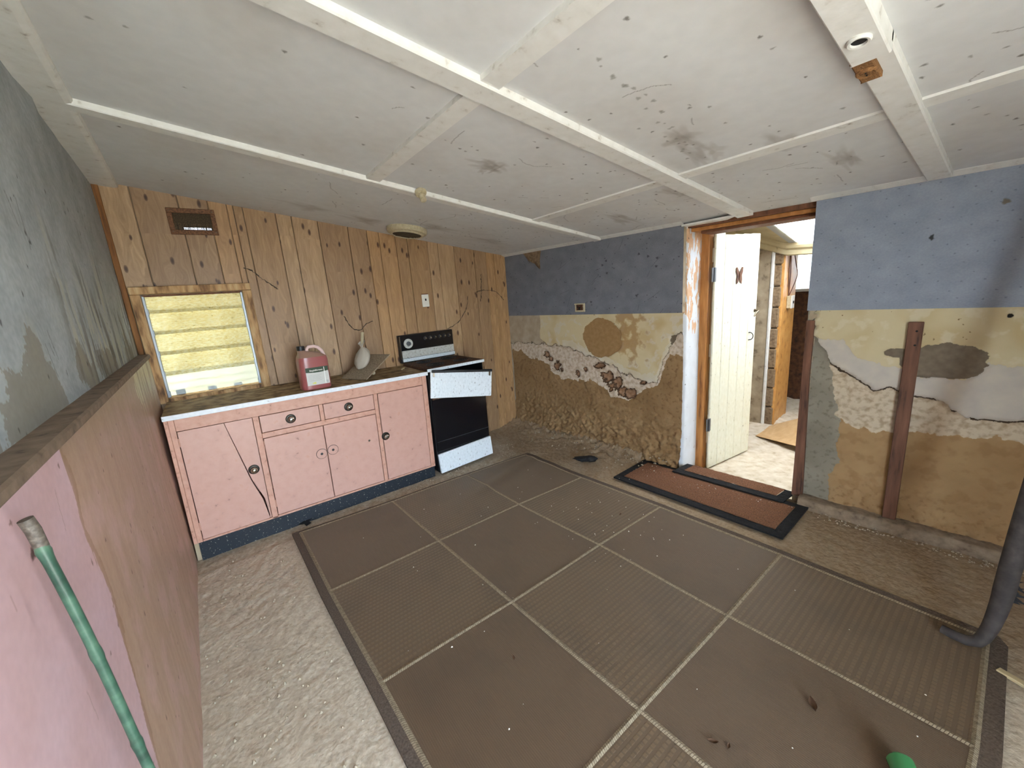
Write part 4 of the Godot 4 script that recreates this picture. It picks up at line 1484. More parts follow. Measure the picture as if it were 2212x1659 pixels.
	for sg in [-1.0, 1.0]:
		var wb := B.new()
		wb.prism(PackedVector2Array([Vector2(0.0, 0.0), Vector2(0.006 * sg, 0.03), Vector2(0.03 * sg, 0.064), Vector2(0.046 * sg, 0.062), Vector2(0.044 * sg, 0.03), Vector2(0.03 * sg, 0.004), Vector2(0.036 * sg, -0.03), Vector2(0.032 * sg, -0.06), Vector2(0.016 * sg, -0.05), Vector2(0.002 * sg, -0.02)]), 0.0, 0.003)
		put(wb, "wing", M.dark_brown_wall, bf)
	var bb := B.new()
	bb.tube(PackedVector3Array([Vector3(0, -0.03, 0.004), Vector3(0, 0.0, 0.005), Vector3(0, 0.03, 0.004)]), [0.002, 0.004, 0.002], 8)
	put(bb, "body", M.brown_timber, bf)
	# curved lever handle and a small drop pull
	var lv := thing_part("lever_handle", dr)
	lv.transform = Transform3D(Basis(), Vector3(0.528, 1.19, 0.0))
	var hb2 := B.new()
	hb2.tube(PackedVector3Array([Vector3(0.02, 0.02, 0.0), Vector3(0.018, 0.02, 0.03), Vector3(0.0, 0.018, 0.04), Vector3(-0.03, 0.004, 0.04), Vector3(-0.05, -0.02, 0.038)]), [0.006, 0.006, 0.007, 0.007, 0.005], 8)
	put(hb2, "lever", M.brass_old, lv)
	hb2 = B.new()
	hb2.xf = Transform3D(Basis(Vector3.RIGHT, PI / 2), Vector3(0.02, 0.02, 0.0))
	hb2.lathe([Vector2(0.014, 0.0), Vector2(0.013, 0.005), Vector2(0.0, 0.006)], 14)
	put(hb2, "rose", M.brass_old, lv)
	var pu := thing_part("pull", dr)
	pu.transform = Transform3D(Basis(), Vector3(0.49, 1.01, 0.0))
	var pb := B.new()
	var arc := PackedVector3Array()
	for k in 11:
		var f := PI * k / 10.0
		arc.append(Vector3(0.0 + 0.006 * sin(f), 0.03 * cos(f), 0.004 + 0.024 * sin(f)))
	pb.tube(arc, [0.0035], 8)
	put(pb, "loop", M.black_plastic, pu)
	for sy in [-0.03, 0.03]:
		bx(Vector3(-0.012, sy - 0.004, 0.0), Vector3(0.012, sy + 0.004, 0.004), "lug", M.black_plastic, pu, 0.001)

	# wires and junction box on the orange lining
	var jb := thing("switch_box", "cream surface switch box on the orange lining board", "switch", TD * Transform3D(Basis(Vector3.UP, PI / 2), Vector3(2.006, 1.14, -1.89)))
	bx(Vector3(-0.045, -0.06, 0.0), Vector3(0.045, 0.06, 0.035), "box", M.old_plastic, jb, 0.004)
	bx(Vector3(-0.047, -0.062, 0.035), Vector3(0.047, 0.062, 0.045), "cover", M.switch_white, jb, 0.003)
	bx(Vector3(-0.008, -0.015, 0.045), Vector3(0.008, 0.01, 0.052), "rocker", M.black_plastic, jb, 0.002)
	var wires := [[Vector3(2.01, 1.2, -1.89), Vector3(2.012, 1.4, -1.89), Vector3(2.01, 1.64, -1.86)], [Vector3(2.01, 1.2, -1.9), Vector3(2.02, 1.3, -2.0), Vector3(2.03, 1.4, -2.06), Vector3(2.03, 1.5, -1.98), Vector3(2.02, 1.62, -1.92)], [Vector3(2.01, 1.2, -1.88), Vector3(2.01, 1.42, -1.84), Vector3(2.012, 1.62, -1.83)]]
	for k in 3:
		var wbd := B.new()
		var cur := Curve3D.new()
		for q in wires[k]:
			cur.add_point(q)
		var pts := PackedVector3Array()
		for e in 13:
			pts.append(cur.sample_baked(cur.get_baked_length() * e / 12.0, true))
		wbd.tube(pts, [0.0045], 6)
		var wo := put(wbd, "hanging_wire", M.brown_timber)
		wo.transform = TD
		tag(wo, ["straight brown wire rising from the cream switch box", "brown wire bowed out in a loop above the switch box", "thin brown wire slanting up beside the straight wire"][k], "wire", "loose wires above the switch box")

	# sheet of hardboard curling up off the floor
	var sh := B.new()
	pos = []
	uvs = []
	for j in 12:
		var pr := PackedVector3Array()
		var ur := PackedVector2Array()
		var v := j / 11.0
		for i in 16:
			var u := i / 15.0
			var s := 1.978 + 0.80 * u + 0.05 * v
			var d := 1.255 - 0.43 * u + 0.42 * v * (0.55 + 0.45 * u)
			var y := NF + 0.012 + 0.10 * u + 0.36 * pow(v, 1.7) * (0.12 + u)
			pr.append(Vector3(s, y, -d))
			ur.append(Vector2(u, v))
		pos.append(pr)
		uvs.append(ur)
	sh.grid(pos, uvs)
	var under := []
	for row in pos:
		var r := PackedVector3Array()
		for q in row:
			r.append(q - Vector3(0, 0.004, 0))
		r.reverse()
		under.append(r)
	sh.grid(under, uvs)
	for i in 15:
		sh.quad(pos[0][i] - Vector3(0, 0.004, 0), pos[0][i + 1] - Vector3(0, 0.004, 0), pos[0][i + 1], pos[0][i])
	for j in 11:
		sh.quad(pos[j + 1][0] - Vector3(0, 0.004, 0), pos[j][0] - Vector3(0, 0.004, 0), pos[j][0], pos[j + 1][0])
	var so := put(sh, "curled_board", M.hardboard)
	so.transform = TD
	tag(so, "pale tan sheet of hardboard curling off the floor beyond the door", "board")

func next_ceiling(s: float, d: float) -> float:
	var far := line_at([Vector2(0.9, 1.95), Vector2(1.62, 1.852), Vector2(1.8, 1.762), Vector2(2.02, 1.672), Vector2(2.3, 1.658), Vector2(4.2, 1.66)], s)
	return lerpf(1.90, far, clampf((d - 0.2) / 1.48, 0.0, 1.0))

# ------------------------------------------------------------------ outdoors, seen only through the louvres
func build_outside() -> void:
	var g := bx(Vector3(-25, -0.45, -25), Vector3(30, -0.32, 30), "ground", M.earth, self, 0.0)
	g.set_meta("kind", "structure")
	var fe := thing("corrugated_fence", "pale corrugated iron fence seen through the louvre window", "fence", at3(0.4, -0.33, -1.7))
	var ev := struct_node("added_eave_roof")  # unseen roof, added to shade the fence behind the louvres
	bx(Vector3(-1.6, 2.36, -2.2), Vector3(3.2, 2.42, -0.12), "deck", M.masonry, ev)
	for k in 5:
		var b := B.new()
		var pos := []
		var uvs := []
		var y0 := 0.05 + k * 0.46
		for j in 45:
			var y := y0 + 0.47 * j / 44.0
			var z := 0.012 * sin(y * TAU / 0.076)
			pos.append(PackedVector3Array([Vector3(-2.2, y, z), Vector3(2.2, y, z)]))
			uvs.append(PackedVector2Array([Vector2(0, y), Vector2(4, y)]))
		b.grid(pos, uvs)
		put(b, "sheet", M.corrugated, fe)
	for x in [-2.0, -0.7, 0.9, 2.0]:
		bx(Vector3(x - 0.04, 0.0, -0.1), Vector3(x + 0.04, 2.35, -0.02), "post", M.brown_timber, fe)

# ------------------------------------------------------------------ rug
const RX := [[0.567, 1.169, 1.785, 2.37], [0.576, 1.19, 1.793, 2.384], [0.598, 1.215, 1.839, 2.419], [0.615, 1.237, 1.852, 2.432], [0.635, 1.262, 1.88, 2.44]]
const RZ := [[0.622, 0.67, 0.69, 0.734], [1.338, 1.343, 1.359, 1.383], [2.01, 2.022, 2.023, 2.03], [2.702, 2.704, 2.711, 2.709], [3.385, 3.392, 3.405, 3.395]]

func rug_y(x: float, z: float) -> float:
	# low folds running across the far part
	var k := exp(-pow((z - 0.95) / 0.35, 2.0))
	var y := 0.010 + 0.006 * (0.5 + 0.5 * sin((z * 1.0 + x * 0.55) * 14.0)) * k * clampf((x - 0.9) * 1.2, 0.0, 1.0)
	y += 0.010 * exp(-pow((z - 0.93 + 0.28 * (x - 2.0)) / 0.05, 2.0)) * clampf((x - 1.55) * 2.5, 0.0, 1.0)
	y += 0.002 * sin(x * 5.0 + z * 2.0) * sin(z * 4.0)
	return y

func rug_at(u: float, v: float) -> Vector3:
	# u 0..3 across, v 0..4 along; outside that range it runs on
	var i := clampi(int(floor(u)), 0, 2)
	var j := clampi(int(floor(v)), 0, 3)
	var a := u - i
	var b := v - j
	var x: float = lerp(lerp(RX[j][i], RX[j][i + 1], a), lerp(RX[j + 1][i], RX[j + 1][i + 1], a), b)
	var z: float = lerp(lerp(RZ[j][i], RZ[j][i + 1], a), lerp(RZ[j + 1][i], RZ[j + 1][i + 1], a), b)
	return Vector3(x, rug_y(x, z), z)

func build_rug() -> void:
	var rug := thing("woven_rug", "large brown flatweave rug with a pale corded grid on the floor", "rug", Transform3D())
	var dust := FastNoiseLite.new()
	dust.seed = 44
	dust.frequency = 2.3
	dust.fractal_octaves = 5
	for r in 4:
		for q in 3:
			var b := B.new()
			var pos := []
			var uvs := []
			var cols := []
			for j in 25:
				var pr := PackedVector3Array()
				var ur := PackedVector2Array()
				var cr := PackedColorArray()
				for i in 25:
					var p := rug_at(q + i / 24.0, r + (24 - j) / 24.0)
					pr.append(p)
					# ground-in dirt in patches
					var soil := 1.0 + 0.28 * dust.get_noise_2d(p.x, p.z) + 0.12 * dust.get_noise_2d(p.x * 5.0 + 9.0, p.z * 1.6)
					cr.append(Color(soil, soil * 0.995, soil * 0.985))
					ur.append(Vector2(p.x, p.z) * (4.6 if (r + q) % 2 == 0 else 2.6))
				pos.append(pr)
				uvs.append(ur)
				cols.append(cr)
			b.grid(pos, uvs, cols)
			put(b, "woven_square", M["weave_%d" % ((r + q) % 2)], rug)
	# border band outside the cord, with an edge that shows its thickness
	var e := 0.075
	var ring := []
	for k in 41:
		ring.append([Vector2(3.0 * k / 40.0, 0.0), Vector2(-e + (3.0 + 2 * e) * k / 40.0, -e * 0.5)])
	for k in range(1, 41):
		ring.append([Vector2(3.0, 4.0 * k / 40.0), Vector2(3.0 + e, -e * 0.5 + (4.0 + e) * k / 40.0)])
	for k in range(1, 41):
		ring.append([Vector2(3.0 - 3.0 * k / 40.0, 4.0), Vector2(3.0 + e - (3.0 + 2 * e) * k / 40.0, 4.0 + e)])
	for k in range(1, 41):
		ring.append([Vector2(0.0, 4.0 - 4.0 * k / 40.0), Vector2(-e, 4.0 + e - (4.0 + 1.5 * e) * k / 40.0)])
	var bb := B.new()
	for k in ring.size() - 1:
		var a := rug_at(ring[k][0].x, ring[k][0].y)
		var d := rug_at(ring[k][1].x, ring[k][1].y)
		var a2 := rug_at(ring[k + 1][0].x, ring[k + 1][0].y)
		var d2 := rug_at(ring[k + 1][1].x, ring[k + 1][1].y)
		bb.quad(a, a2, d2, d)
		bb.quad(d, d2, d2 - Vector3(0, d2.y + 0.004, 0), d - Vector3(0, d.y + 0.004, 0))
	put(bb, "border", M.rug_border, rug)
	# twisted cords
	for k in 4:
		put(rope(Vector2(k, 0), Vector2(k, 4), 330), "cord", M.rug_cord, rug)
	for k in 5:
		put(rope(Vector2(0, k), Vector2(3, k), 230), "cord", M.rug_cord, rug)

func rope(a: Vector2, d: Vector2, n: int) -> B:
	# a flat cord laid in slanting twists
	var b := B.new()
	for k in n:
		var p := rug_at(lerpf(a.x, d.x, (k + 0.0) / n), lerpf(a.y, d.y, (k + 0.0) / n))
		var q := rug_at(lerpf(a.x, d.x, (k + 0.82) / n), lerpf(a.y, d.y, (k + 0.82) / n))
		var t := (q - p)
		var side := Vector3(t.z, 0, -t.x).normalized() * 0.009
		var sl := t * 0.9
		var up := Vector3(0, 0.0012, 0)
		var hi := Vector3(0, 0.0042, 0)
		var p0 := p - side - sl * 0.5 + up
		var p1 := p + side + sl * 0.5 + up
		var q0 := q - side - sl * 0.5 + up
		var q1 := q + side + sl * 0.5 + up
		var m0 := p + hi
		var m1 := q + hi
		b.quad(p0, m0, m1, q0)
		b.quad(m0, p1, q1, m1)
	return b

func build_mats() -> void:
	var defs := [[[Vector2(2.548, 1.562), Vector2(2.985, 1.545), Vector2(3.02, 2.656), Vector2(2.582, 2.667)], 0.006, 0.014, [1, 1, 1, 1], "large brown coir doormat with black border before the doorway"],
		[[Vector2(2.90, 1.83), Vector2(3.085, 1.845), Vector2(3.135, 2.55), Vector2(2.955, 2.535)], 0.0225, 0.013, [1, 0, 1, 1], "narrow brown coir mat lying on the large mat at the threshold"]]
	rng.seed = 55
	for df in defs:
		var c: Array = df[0]
		var ctr: Vector2 = (c[0] + c[1] + c[2] + c[3]) * 0.25
		var y0: float = df[1]
		var th: float = df[2]
		var t := thing("doormat", df[4], "doormat", at3(ctr.x, y0, ctr.y))
		var bw := 0.055
		# inner field corners
		var inn := []
		var eu0: Vector2 = (c[1] - c[0]).normalized()
		var ev0: Vector2 = (c[3] - c[0]).normalized()
		var f: Array = df[3]
		inn.append(c[0] + eu0 * bw * f[3] + ev0 * bw * f[0])
		inn.append(c[1] - eu0 * bw * f[1] + ev0 * bw * f[0])
		inn.append(c[2] - eu0 * bw * f[1] - ev0 * bw * f[2])
		inn.append(c[3] + eu0 * bw * f[3] - ev0 * bw * f[2])
		var P := func(p: Vector2, y: float) -> Vector3: return Vector3(p.x - ctr.x, y, p.y - ctr.y)
		var b := B.new()
		var pos := []
		var uvs := []
		for j in 41:
			var pr := PackedVector3Array()
			var ur := PackedVector2Array()
			for i in 25:
				var u := i / 24.0
				var v := 1.0 - j / 40.0
				var q: Vector2 = (inn[0] as Vector2).lerp(inn[1], u).lerp((inn[3] as Vector2).lerp(inn[2], u), v)
				pr.append(P.call(q, th + rng.randf_range(-0.001, 0.0025)))
				ur.append(Vector2(u, v))
			pos.append(pr)
			uvs.append(ur)
		b.grid(pos, uvs)
		put(b, "coir_pile", M.coir, t)
		var bb := B.new()
		for k in 4:
			var k2 := (k + 1) % 4
			bb.quad(P.call(c[k2], th - 0.003), P.call(c[k], th - 0.003), P.call(inn[k], th - 0.002), P.call(inn[k2], th - 0.002))
			bb.quad(P.call(c[k2], 0), P.call(c[k], 0), P.call(c[k], th - 0.003), P.call(c[k2], th - 0.003))
		# frayed bristles along the edge
		for k in 4:
			var a: Vector2 = c[k]
			var d: Vector2 = c[(k + 1) % 4]
			if k == 1 and f[1] == 0:
				continue
			var n := int(a.distance_to(d) / 0.004)
			var out := Vector2((d - a).y, -(d - a).x).normalized()
			for e in n:
				var o := a.lerp(d, rng.randf()) - out * bw * rng.randf() * 0.95
				var tip := o + Vector2(rng.randf_range(-0.008, 0.008), rng.randf_range(-0.008, 0.008)) + out * rng.randf() * 0.008
				var w := Vector2(rng.randf_range(-0.0012, 0.0012), rng.randf_range(-0.0012, 0.0012))
				var hgt := th + rng.randf_range(-0.002, 0.004)
				bb.tri(P.call(o - w, th - 0.004), P.call(o + w, th - 0.004), P.call(tip, hgt))
		put(bb, "border", M.mat_border, t)

# ------------------------------------------------------------------ cabinet and worktop
func knob(parent: Node, x: float, y: float, z: float) -> void:
	var b := B.new()
	b.xf = Transform3D(Basis(Vector3.RIGHT, PI / 2), Vector3(x, y, z))
	b.lathe([Vector2(0.029, 0.0), Vector2(0.030, 0.003), Vector2(0.026, 0.006), Vector2(0.018, 0.007), Vector2(0.0, 0.007)], 26)
	put(b, "knob_plate", M.dark_metal, parent)
	b = B.new()
	b.xf = Transform3D(Basis(Vector3.RIGHT, PI / 2), Vector3(x, y, z))
	b.lathe([Vector2(0.012, 0.0072), Vector2(0.011, 0.016), Vector2(0.016, 0.021), Vector2(0.018, 0.027), Vector2(0.0155, 0.033), Vector2(0.008, 0.037), Vector2(0.0, 0.038)], 26)
	put(b, "knob", M.chrome, parent)

func panel(x0: float, x1: float, y0: float, y1: float, z: float, called: String, root: Node, th := 0.012) -> MeshInstance3D:
	return bx(Vector3(x0, y0, z - th), Vector3(x1, y1, z), called, M.pink, root, 0.0035)

func build_cabinet() -> void:
	# it stands slightly out of true: the right end has settled
	var at := Transform3D(Basis(Vector3.BACK, -0.0165), Vector3(0.036, 0.012, 0.0))
	var c := thing("kitchen_cabinet", "pink painted kitchen cabinet with four doors and two drawers under worktop", "cabinet", at)
	var F := 0.507          # front of the face frame; doors stand a little proud in their openings
	bx(Vector3(0.0, 0.11, 0.02), Vector3(0.018, 0.86, F - 0.02), "side_panel", M.pink_edge, c)
	bx(Vector3(1.552, 0.11, 0.02), Vector3(1.57, 0.86, F - 0.02), "side_panel", M.pink_edge, c)
	bx(Vector3(0.018, 0.11, 0.02), Vector3(1.552, 0.125, F - 0.02), "bottom_board", M.pink_edge, c)
	bx(Vector3(0.018, 0.125, 0.02), Vector3(1.552, 0.86, 0.03), "back_board", M.pink_edge, c)
	# face frame
	for s in [[0.0, 0.018, 0.105, 0.862], [0.0185, 0.044, 0.105, 0.862], [0.405, 0.437, 0.105, 0.79], [1.148, 1.175, 0.105, 0.79], [1.533, 1.57, 0.105, 0.862]]:
		bx(Vector3(s[0], s[2], F - 0.022), Vector3(s[1], s[3], F), "stile", M.pink_edge, c, 0.002)
	for s in [[0.0445, 1.5325, 0.79, 0.862], [0.4375, 1.1475, 0.645, 0.678], [0.0445, 1.5325, 0.105, 0.118]]:
		bx(Vector3(s[0], s[2], F - 0.022), Vector3(s[1], s[3], F), "rail", M.pink_edge, c, 0.002)
	bx(Vector3(0.782, 0.678, F - 0.022), Vector3(0.806, 0.79, F), "stile", M.pink_edge, c, 0.002)
	# the large left door, split from top to bottom by a crack
	var ld := thing_part("door", c)
	var lft := B.new()
	lft.prism(PackedVector2Array([Vector2(0.048, 0.121), Vector2(0.393, 0.121), Vector2(0.375, 0.26), Vector2(0.335, 0.40), Vector2(0.261, 0.787), Vector2(0.048, 0.787)]), F - 0.012, F + 0.001)
	put(lft, "board", M.pink, ld)
	var rgt := B.new()
	rgt.prism(PackedVector2Array([Vector2(0.397, 0.121), Vector2(0.402, 0.121), Vector2(0.402, 0.787), Vector2(0.2635, 0.787), Vector2(0.341, 0.40), Vector2(0.386, 0.26)]), F - 0.013, F - 0.001)
	put(rgt, "board", M.pink, ld)
	knob(ld, 0.36, 0.465, F)
	hinges(ld, 0.046, F)
	# drawers
	var d1 := thing_part("drawer", c)
	panel(0.4405, 0.779, 0.681, 0.787, F + 0.001, "front", d1)
	knob(d1, 0.607, 0.735, F + 0.001)
	var d2 := thing_part("drawer", c)
	panel(0.809, 1.145, 0.681, 0.787, F + 0.0, "front", d2)
	knob(d2, 0.968, 0.737, F)
	# middle pair with round pulls gone: only their painted rings are left
	var m1 := thing_part("door", c)
	panel(0.4405, 0.786, 0.121, 0.642, F + 0.001, "board", m1)
	ring(m1, 0.752, 0.452, F + 0.001)
	hinges(m1, 0.439, F)
	var m2 := thing_part("door", c)
	panel(0.790, 1.145, 0.121, 0.642, F + 0.0, "board", m2)
	ring(m2, 0.826, 0.460, F)
	var ho := B.new()
	ho.xf = Transform3D(Basis(Vector3.RIGHT, PI / 2), Vector3(1.075, 0.459, F))
	ho.lathe([Vector2(0.007, 0.0), Vector2(0.0075, 0.002), Vector2(0.0, 0.0025)], 12)
	put(ho, "screw_head", M.chrome, m2)
	# right door, a little ajar
	var m3 := thing_part("door", c)
	m3.transform = Transform3D(Basis(Vector3.UP, 0.016), Vector3(0, 0, F)) if false else Transform3D()
	panel(1.1785, 1.530, 0.121, 0.787, F + 0.003, "board", m3)
	knob(m3, 1.196, 0.462, F + 0.003)
	# black plinth with its paint chipping off
	bx(Vector3(0.02, -0.02, 0.40), Vector3(1.57, 0.105, F - 0.02), "plinth", M.kick, c, 0.002)
	bx(Vector3(-0.002, -0.012, F - 0.06), Vector3(0.02, 0.105, F - 0.02), "foot", M.plaster, c, 0.002)

	var wt := thing("worktop", "dirty brown laminate worktop with a white front edge on pink cabinet", "worktop", at)
	bx(Vector3(-0.002, 0.864, 0.004), Vector3(1.575, 0.889, 0.522), "slab", M.laminate, wt, 0.002)
	bx(Vector3(-0.002, 0.862, 0.5225), Vector3(1.577, 0.890, 0.53), "edging", M.edge_white, wt, 0.002)

func thing_part(called: String, parent: Node) -> Node3D:
	var o := Node3D.new()
	o.name = called
	parent.add_child(o, true)
	return o

func hinges(parent: Node, x: float, z: float) -> void:
	for y in [0.18, 0.58 if x > 0.2 else 0.70]:
		var b := B.new()
		b.xf = Transform3D(Basis(), Vector3(x, y, z + 0.001))
		b.lathe([Vector2(0.0, 0.0), Vector2(0.0035, 0.0), Vector2(0.0035, 0.05), Vector2(0.0, 0.05)], 8)
		put(b, "hinge", M.pink_edge, parent)

func ring(parent: Node, x: float, y: float, z: float) -> void:
	var b := B.new()
	b.xf = Transform3D(Basis(Vector3.RIGHT, PI / 2), Vector3(x, y, z))
	b.lathe([Vector2(0.033, -0.001), Vector2(0.0328, 0.0025), Vector2(0.031, 0.0032), Vector2(0.008, 0.0032)], 28)
	put(b, "ring", M.pink, parent)
	b = B.new()
	b.xf = Transform3D(Basis(Vector3.RIGHT, PI / 2), Vector3(x, y, z))
	b.lathe([Vector2(0.0355, 0.0), Vector2(0.0352, 0.0012), Vector2(0.0325, 0.0012), Vector2(0.0325, 0.0)], 28)
	b.lathe([Vector2(0.0, 0.0034), Vector2(0.0085, 0.0034), Vector2(0.009, 0.0)], 16)
	put(b, "hole", M.oven_black, parent)

# ------------------------------------------------------------------ stove
func build_stove() -> void:
	var X0 := 1.636
	var c := thing("electric_stove", "old white and black electric stove with hanging grill door", "stove", at3(X0, 0.0, 0.0))
	var w := 0.522
	bx(Vector3(0.0, 0.02, 0.03), Vector3(0.012, 0.865, 0.50), "side_panel", M.oven_black, c)
	bx(Vector3(w - 0.012, 0.02, 0.03), Vector3(w, 0.865, 0.50), "side_panel", M.oven_black, c)
	bx(Vector3(0.012, 0.05, 0.03), Vector3(w - 0.012, 0.66, 0.485), "carcass", M.oven_black, c)
	bx(Vector3(0.012, 0.66, 0.03), Vector3(w - 0.012, 0.86, 0.05), "back_panel", M.oven_black, c)
	bx(Vector3(0.012, 0.70, 0.05), Vector3(w - 0.012, 0.71, 0.46), "grill_tray", M.rust, c)
	for sx in [0.03, w - 0.05]:
		bx(Vector3(sx, -0.005, 0.08), Vector3(sx + 0.03, 0.03, 0.11), "foot", M.black_plastic, c)
		bx(Vector3(sx, -0.005, 0.42), Vector3(sx + 0.03, 0.03, 0.45), "foot", M.black_plastic, c)
	# hob
	var hob := bx(Vector3(-0.004, 0.866, 0.045), Vector3(w + 0.004, 0.892, 0.518), "hob", M.rust, c, 0.006)
	bx(Vector3(-0.005, 0.868, 0.512), Vector3(w + 0.005, 0.891, 0.522), "lip", M.enamel, hob, 0.003)
	for q in [[0.14, 0.16, 0.07], [0.38, 0.16, 0.085], [0.14, 0.38, 0.085], [0.38, 0.38, 0.07]]:
		var eb := B.new()
		var pts := PackedVector3Array()
		for k in 73:
			var f := k / 72.0 * TAU * 3.0
			var r: float = lerpf(0.015, q[2], k / 72.0)
			pts.append(Vector3(q[0] + r * cos(f), 0.896, q[1] + r * sin(f)))
		eb.tube(pts, [0.005], 6, 0.7)
		put(eb, "element", M.oven_black, hob)
	# splashback with controls
	var sp := thing_part("splashback", c)
	bx(Vector3(-0.015, 0.895, 0.004), Vector3(w - 0.008, 1.135, 0.045), "case", M.oven_black, sp, 0.004)
	bx(Vector3(-0.002, 0.905, 0.045), Vector3(w - 0.012, 0.934, 0.062), "ledge", M.enamel, sp, 0.003)
	bx(Vector3(0.0, 0.936, 0.045), Vector3(w - 0.014, 1.0, 0.052), "white_band", M.enamel_dirty, sp, 0.002)
	bx(Vector3(0.0, 1.002, 0.045), Vector3(w - 0.014, 1.13, 0.05), "control_panel", M.oven_glass, sp, 0.002)
	bx(Vector3(-0.012, 0.93, 0.04), Vector3(-0.004, 1.128, 0.052), "trim", M.chrome, sp, 0.001)
	var db := B.new()
	db.xf = Transform3D(Basis(Vector3.RIGHT, PI / 2), Vector3(0.066, 1.06, 0.05))
	db.lathe([Vector2(0.042, 0.0), Vector2(0.042, 0.004), Vector2(0.038, 0.006), Vector2(0.02, 0.006)], 32)
	put(db, "dial", M.enamel_dirty, sp)
	db = B.new()
	db.xf = Transform3D(Basis(Vector3.RIGHT, PI / 2), Vector3(0.066, 1.06, 0.056))
	db.lathe([Vector2(0.02, 0.0), Vector2(0.018, 0.016), Vector2(0.012, 0.02), Vector2(0.0, 0.02)], 20)
	put(db, "dial_knob", M.steel, sp)
	for k in 6:
		var kb := B.new()
		kb.xf = Transform3D(Basis(Vector3.RIGHT, PI / 2), Vector3(0.232 + k * 0.048, 1.088, 0.05))
		kb.lathe([Vector2(0.018, 0.0), Vector2(0.017, 0.004), Vector2(0.012, 0.005), Vector2(0.011, 0.016), Vector2(0.0, 0.017)], 18)
		put(kb, "control_knob", M.black_plastic, sp)
		var cb := B.new()
		cb.xf = Transform3D(Basis(Vector3.RIGHT, PI / 2), Vector3(0.232 + k * 0.048, 1.088, 0.0672))
		cb.lathe([Vector2(0.0075, 0.0), Vector2(0.006, 0.0012), Vector2(0.0, 0.0014)], 14)
		put(cb, "knob_cap", M.chrome, sp)
	# grill door hanging loose, its right end swung out and down
	var gd := thing_part("grill_door", c)
	var tl := Vector3(1.648 - X0, 0.872, 0.535)
	var tr := Vector3(2.135 - X0, 0.812, 0.665)
	var bl := Vector3(1.624 - X0, 0.668, 0.535)
	var ex := (tr - tl).normalized()
	var ey := (tl - bl).normalized()
	ey = (ey - ex * ex.dot(ey)).normalized()
	gd.transform = Transform3D(Basis(ex, ey, ex.cross(ey)), tl)
	var gw := (tr - tl).length()
	bx(Vector3(0, -0.212, -0.018), Vector3(gw, 0.0, 0.0), "front", M.enamel, gd, 0.006)
	bx(Vector3(0.012, -0.2, -0.03), Vector3(gw - 0.012, -0.01, -0.018), "inner", M.oven_black, gd, 0.002)
	var hb := B.new()
	hb.tube(PackedVector3Array([Vector3(0.008, 0.004, 0.018), Vector3(gw * 0.5, 0.004, 0.02), Vector3(gw - 0.008, 0.004, 0.018)]), [0.011], 10)
	put(hb, "handle", M.oven_black, gd)
	for x in [0.018, gw - 0.03]:
		bx(Vector3(x, -0.04, 0.0), Vector3(x + 0.014, 0.002, 0.014), "bracket", M.chrome, gd, 0.002)
	# oven door
	var od := thing_part("oven_door", c)
	bx(Vector3(0.006, 0.2, 0.486), Vector3(w - 0.006, 0.655, 0.516), "glass", M.oven_glass, od, 0.005)
	bx(Vector3(0.008, 0.283, 0.516), Vector3(w - 0.008, 0.287, 0.519), "trim", M.steel, od, 0.0008)
	bx(Vector3(0.006, 0.64, 0.513), Vector3(w - 0.006, 0.66, 0.525), "top_trim", M.rust, od, 0.002)
	# storage drawer out of its runners
	var dr := thing_part("storage_drawer", c)
	dr.transform = Transform3D(Basis(Vector3.BACK, 0.036) * Basis(Vector3.RIGHT, -0.05), Vector3(0.01, 0.012, 0.505))
	bx(Vector3(0.0, 0.0, 0.0), Vector3(0.522, 0.166, 0.024), "front", M.enamel, dr, 0.006)
	bx(Vector3(0.014, 0.01, -0.3), Vector3(0.5, 0.1, 0.0), "tray", M.oven_black, dr, 0.003)

# ------------------------------------------------------------------ louvre window
func build_window() -> void:
	var wn := struct_node("window_1")
	# lining and casing
	var lo := Vector2(0.012, 0.892)
	var hi := Vector2(0.632, 1.618)
	bx(Vector3(lo.x, 1.572, -0.02), Vector3(hi.x, hi.y, 0.035), "window_frame", M.sill_timber, wn)
	bx(Vector3(lo.x, lo.y, -0.02), Vector3(0.058, 1.571, 0.035), "window_frame", M.sill_timber, wn)
	bx(Vector3(0.582, lo.y, -0.02), Vector3(hi.x, 1.571, 0.035), "window_frame", M.sill_timber, wn)
	bx(Vector3(0.059, 0.892, -0.10), Vector3(0.581, 0.92, 0.03), "window_sill", M.sill_timber, wn)
	for x in [0.0585, 0.5695]:
		bx(Vector3(x, 0.92, -0.09), Vector3(x + 0.012, 1.572, -0.02), "louvre_channel", M.steel, wn, 0.001)
	bx(Vector3(0.0595, 1.56, -0.11), Vector3(0.5805, 1.572, -0.02), "lining", M.brown_timber, wn, 0.001)
	var n := 5
	var rise := (1.585 - 0.925) / n
	for k in n:
		var y := 0.928 + k * rise
		var g := bx(Vector3(-0.25, 0.0, -0.003), Vector3(0.25, rise * 1.2, 0.003), "louvre_pane", M.clear_pane if k == 0 else M.pane, wn, 0.001)
		g.transform = Transform3D(Basis(Vector3.RIGHT, -0.22), Vector3(0.32, y, -0.035))
		for x in [0.066, 0.566]:
			bx(Vector3(x, y - 0.008, -0.045), Vector3(x + 0.009, y + 0.03, -0.025), "clip", M.steel, wn, 0.001)
	# broken bits of timber on the outer sill
	for q in [[0.10, 0.05, 0.035], [0.27, 0.05, 0.024], [0.42, 0.05, 0.02]]:
		bx(Vector3(q[0], 0.92, -0.095), Vector3(q[0] + q[1], 0.92 + q[2], -0.07), "packer", M.rail_timber, wn, 0.004)

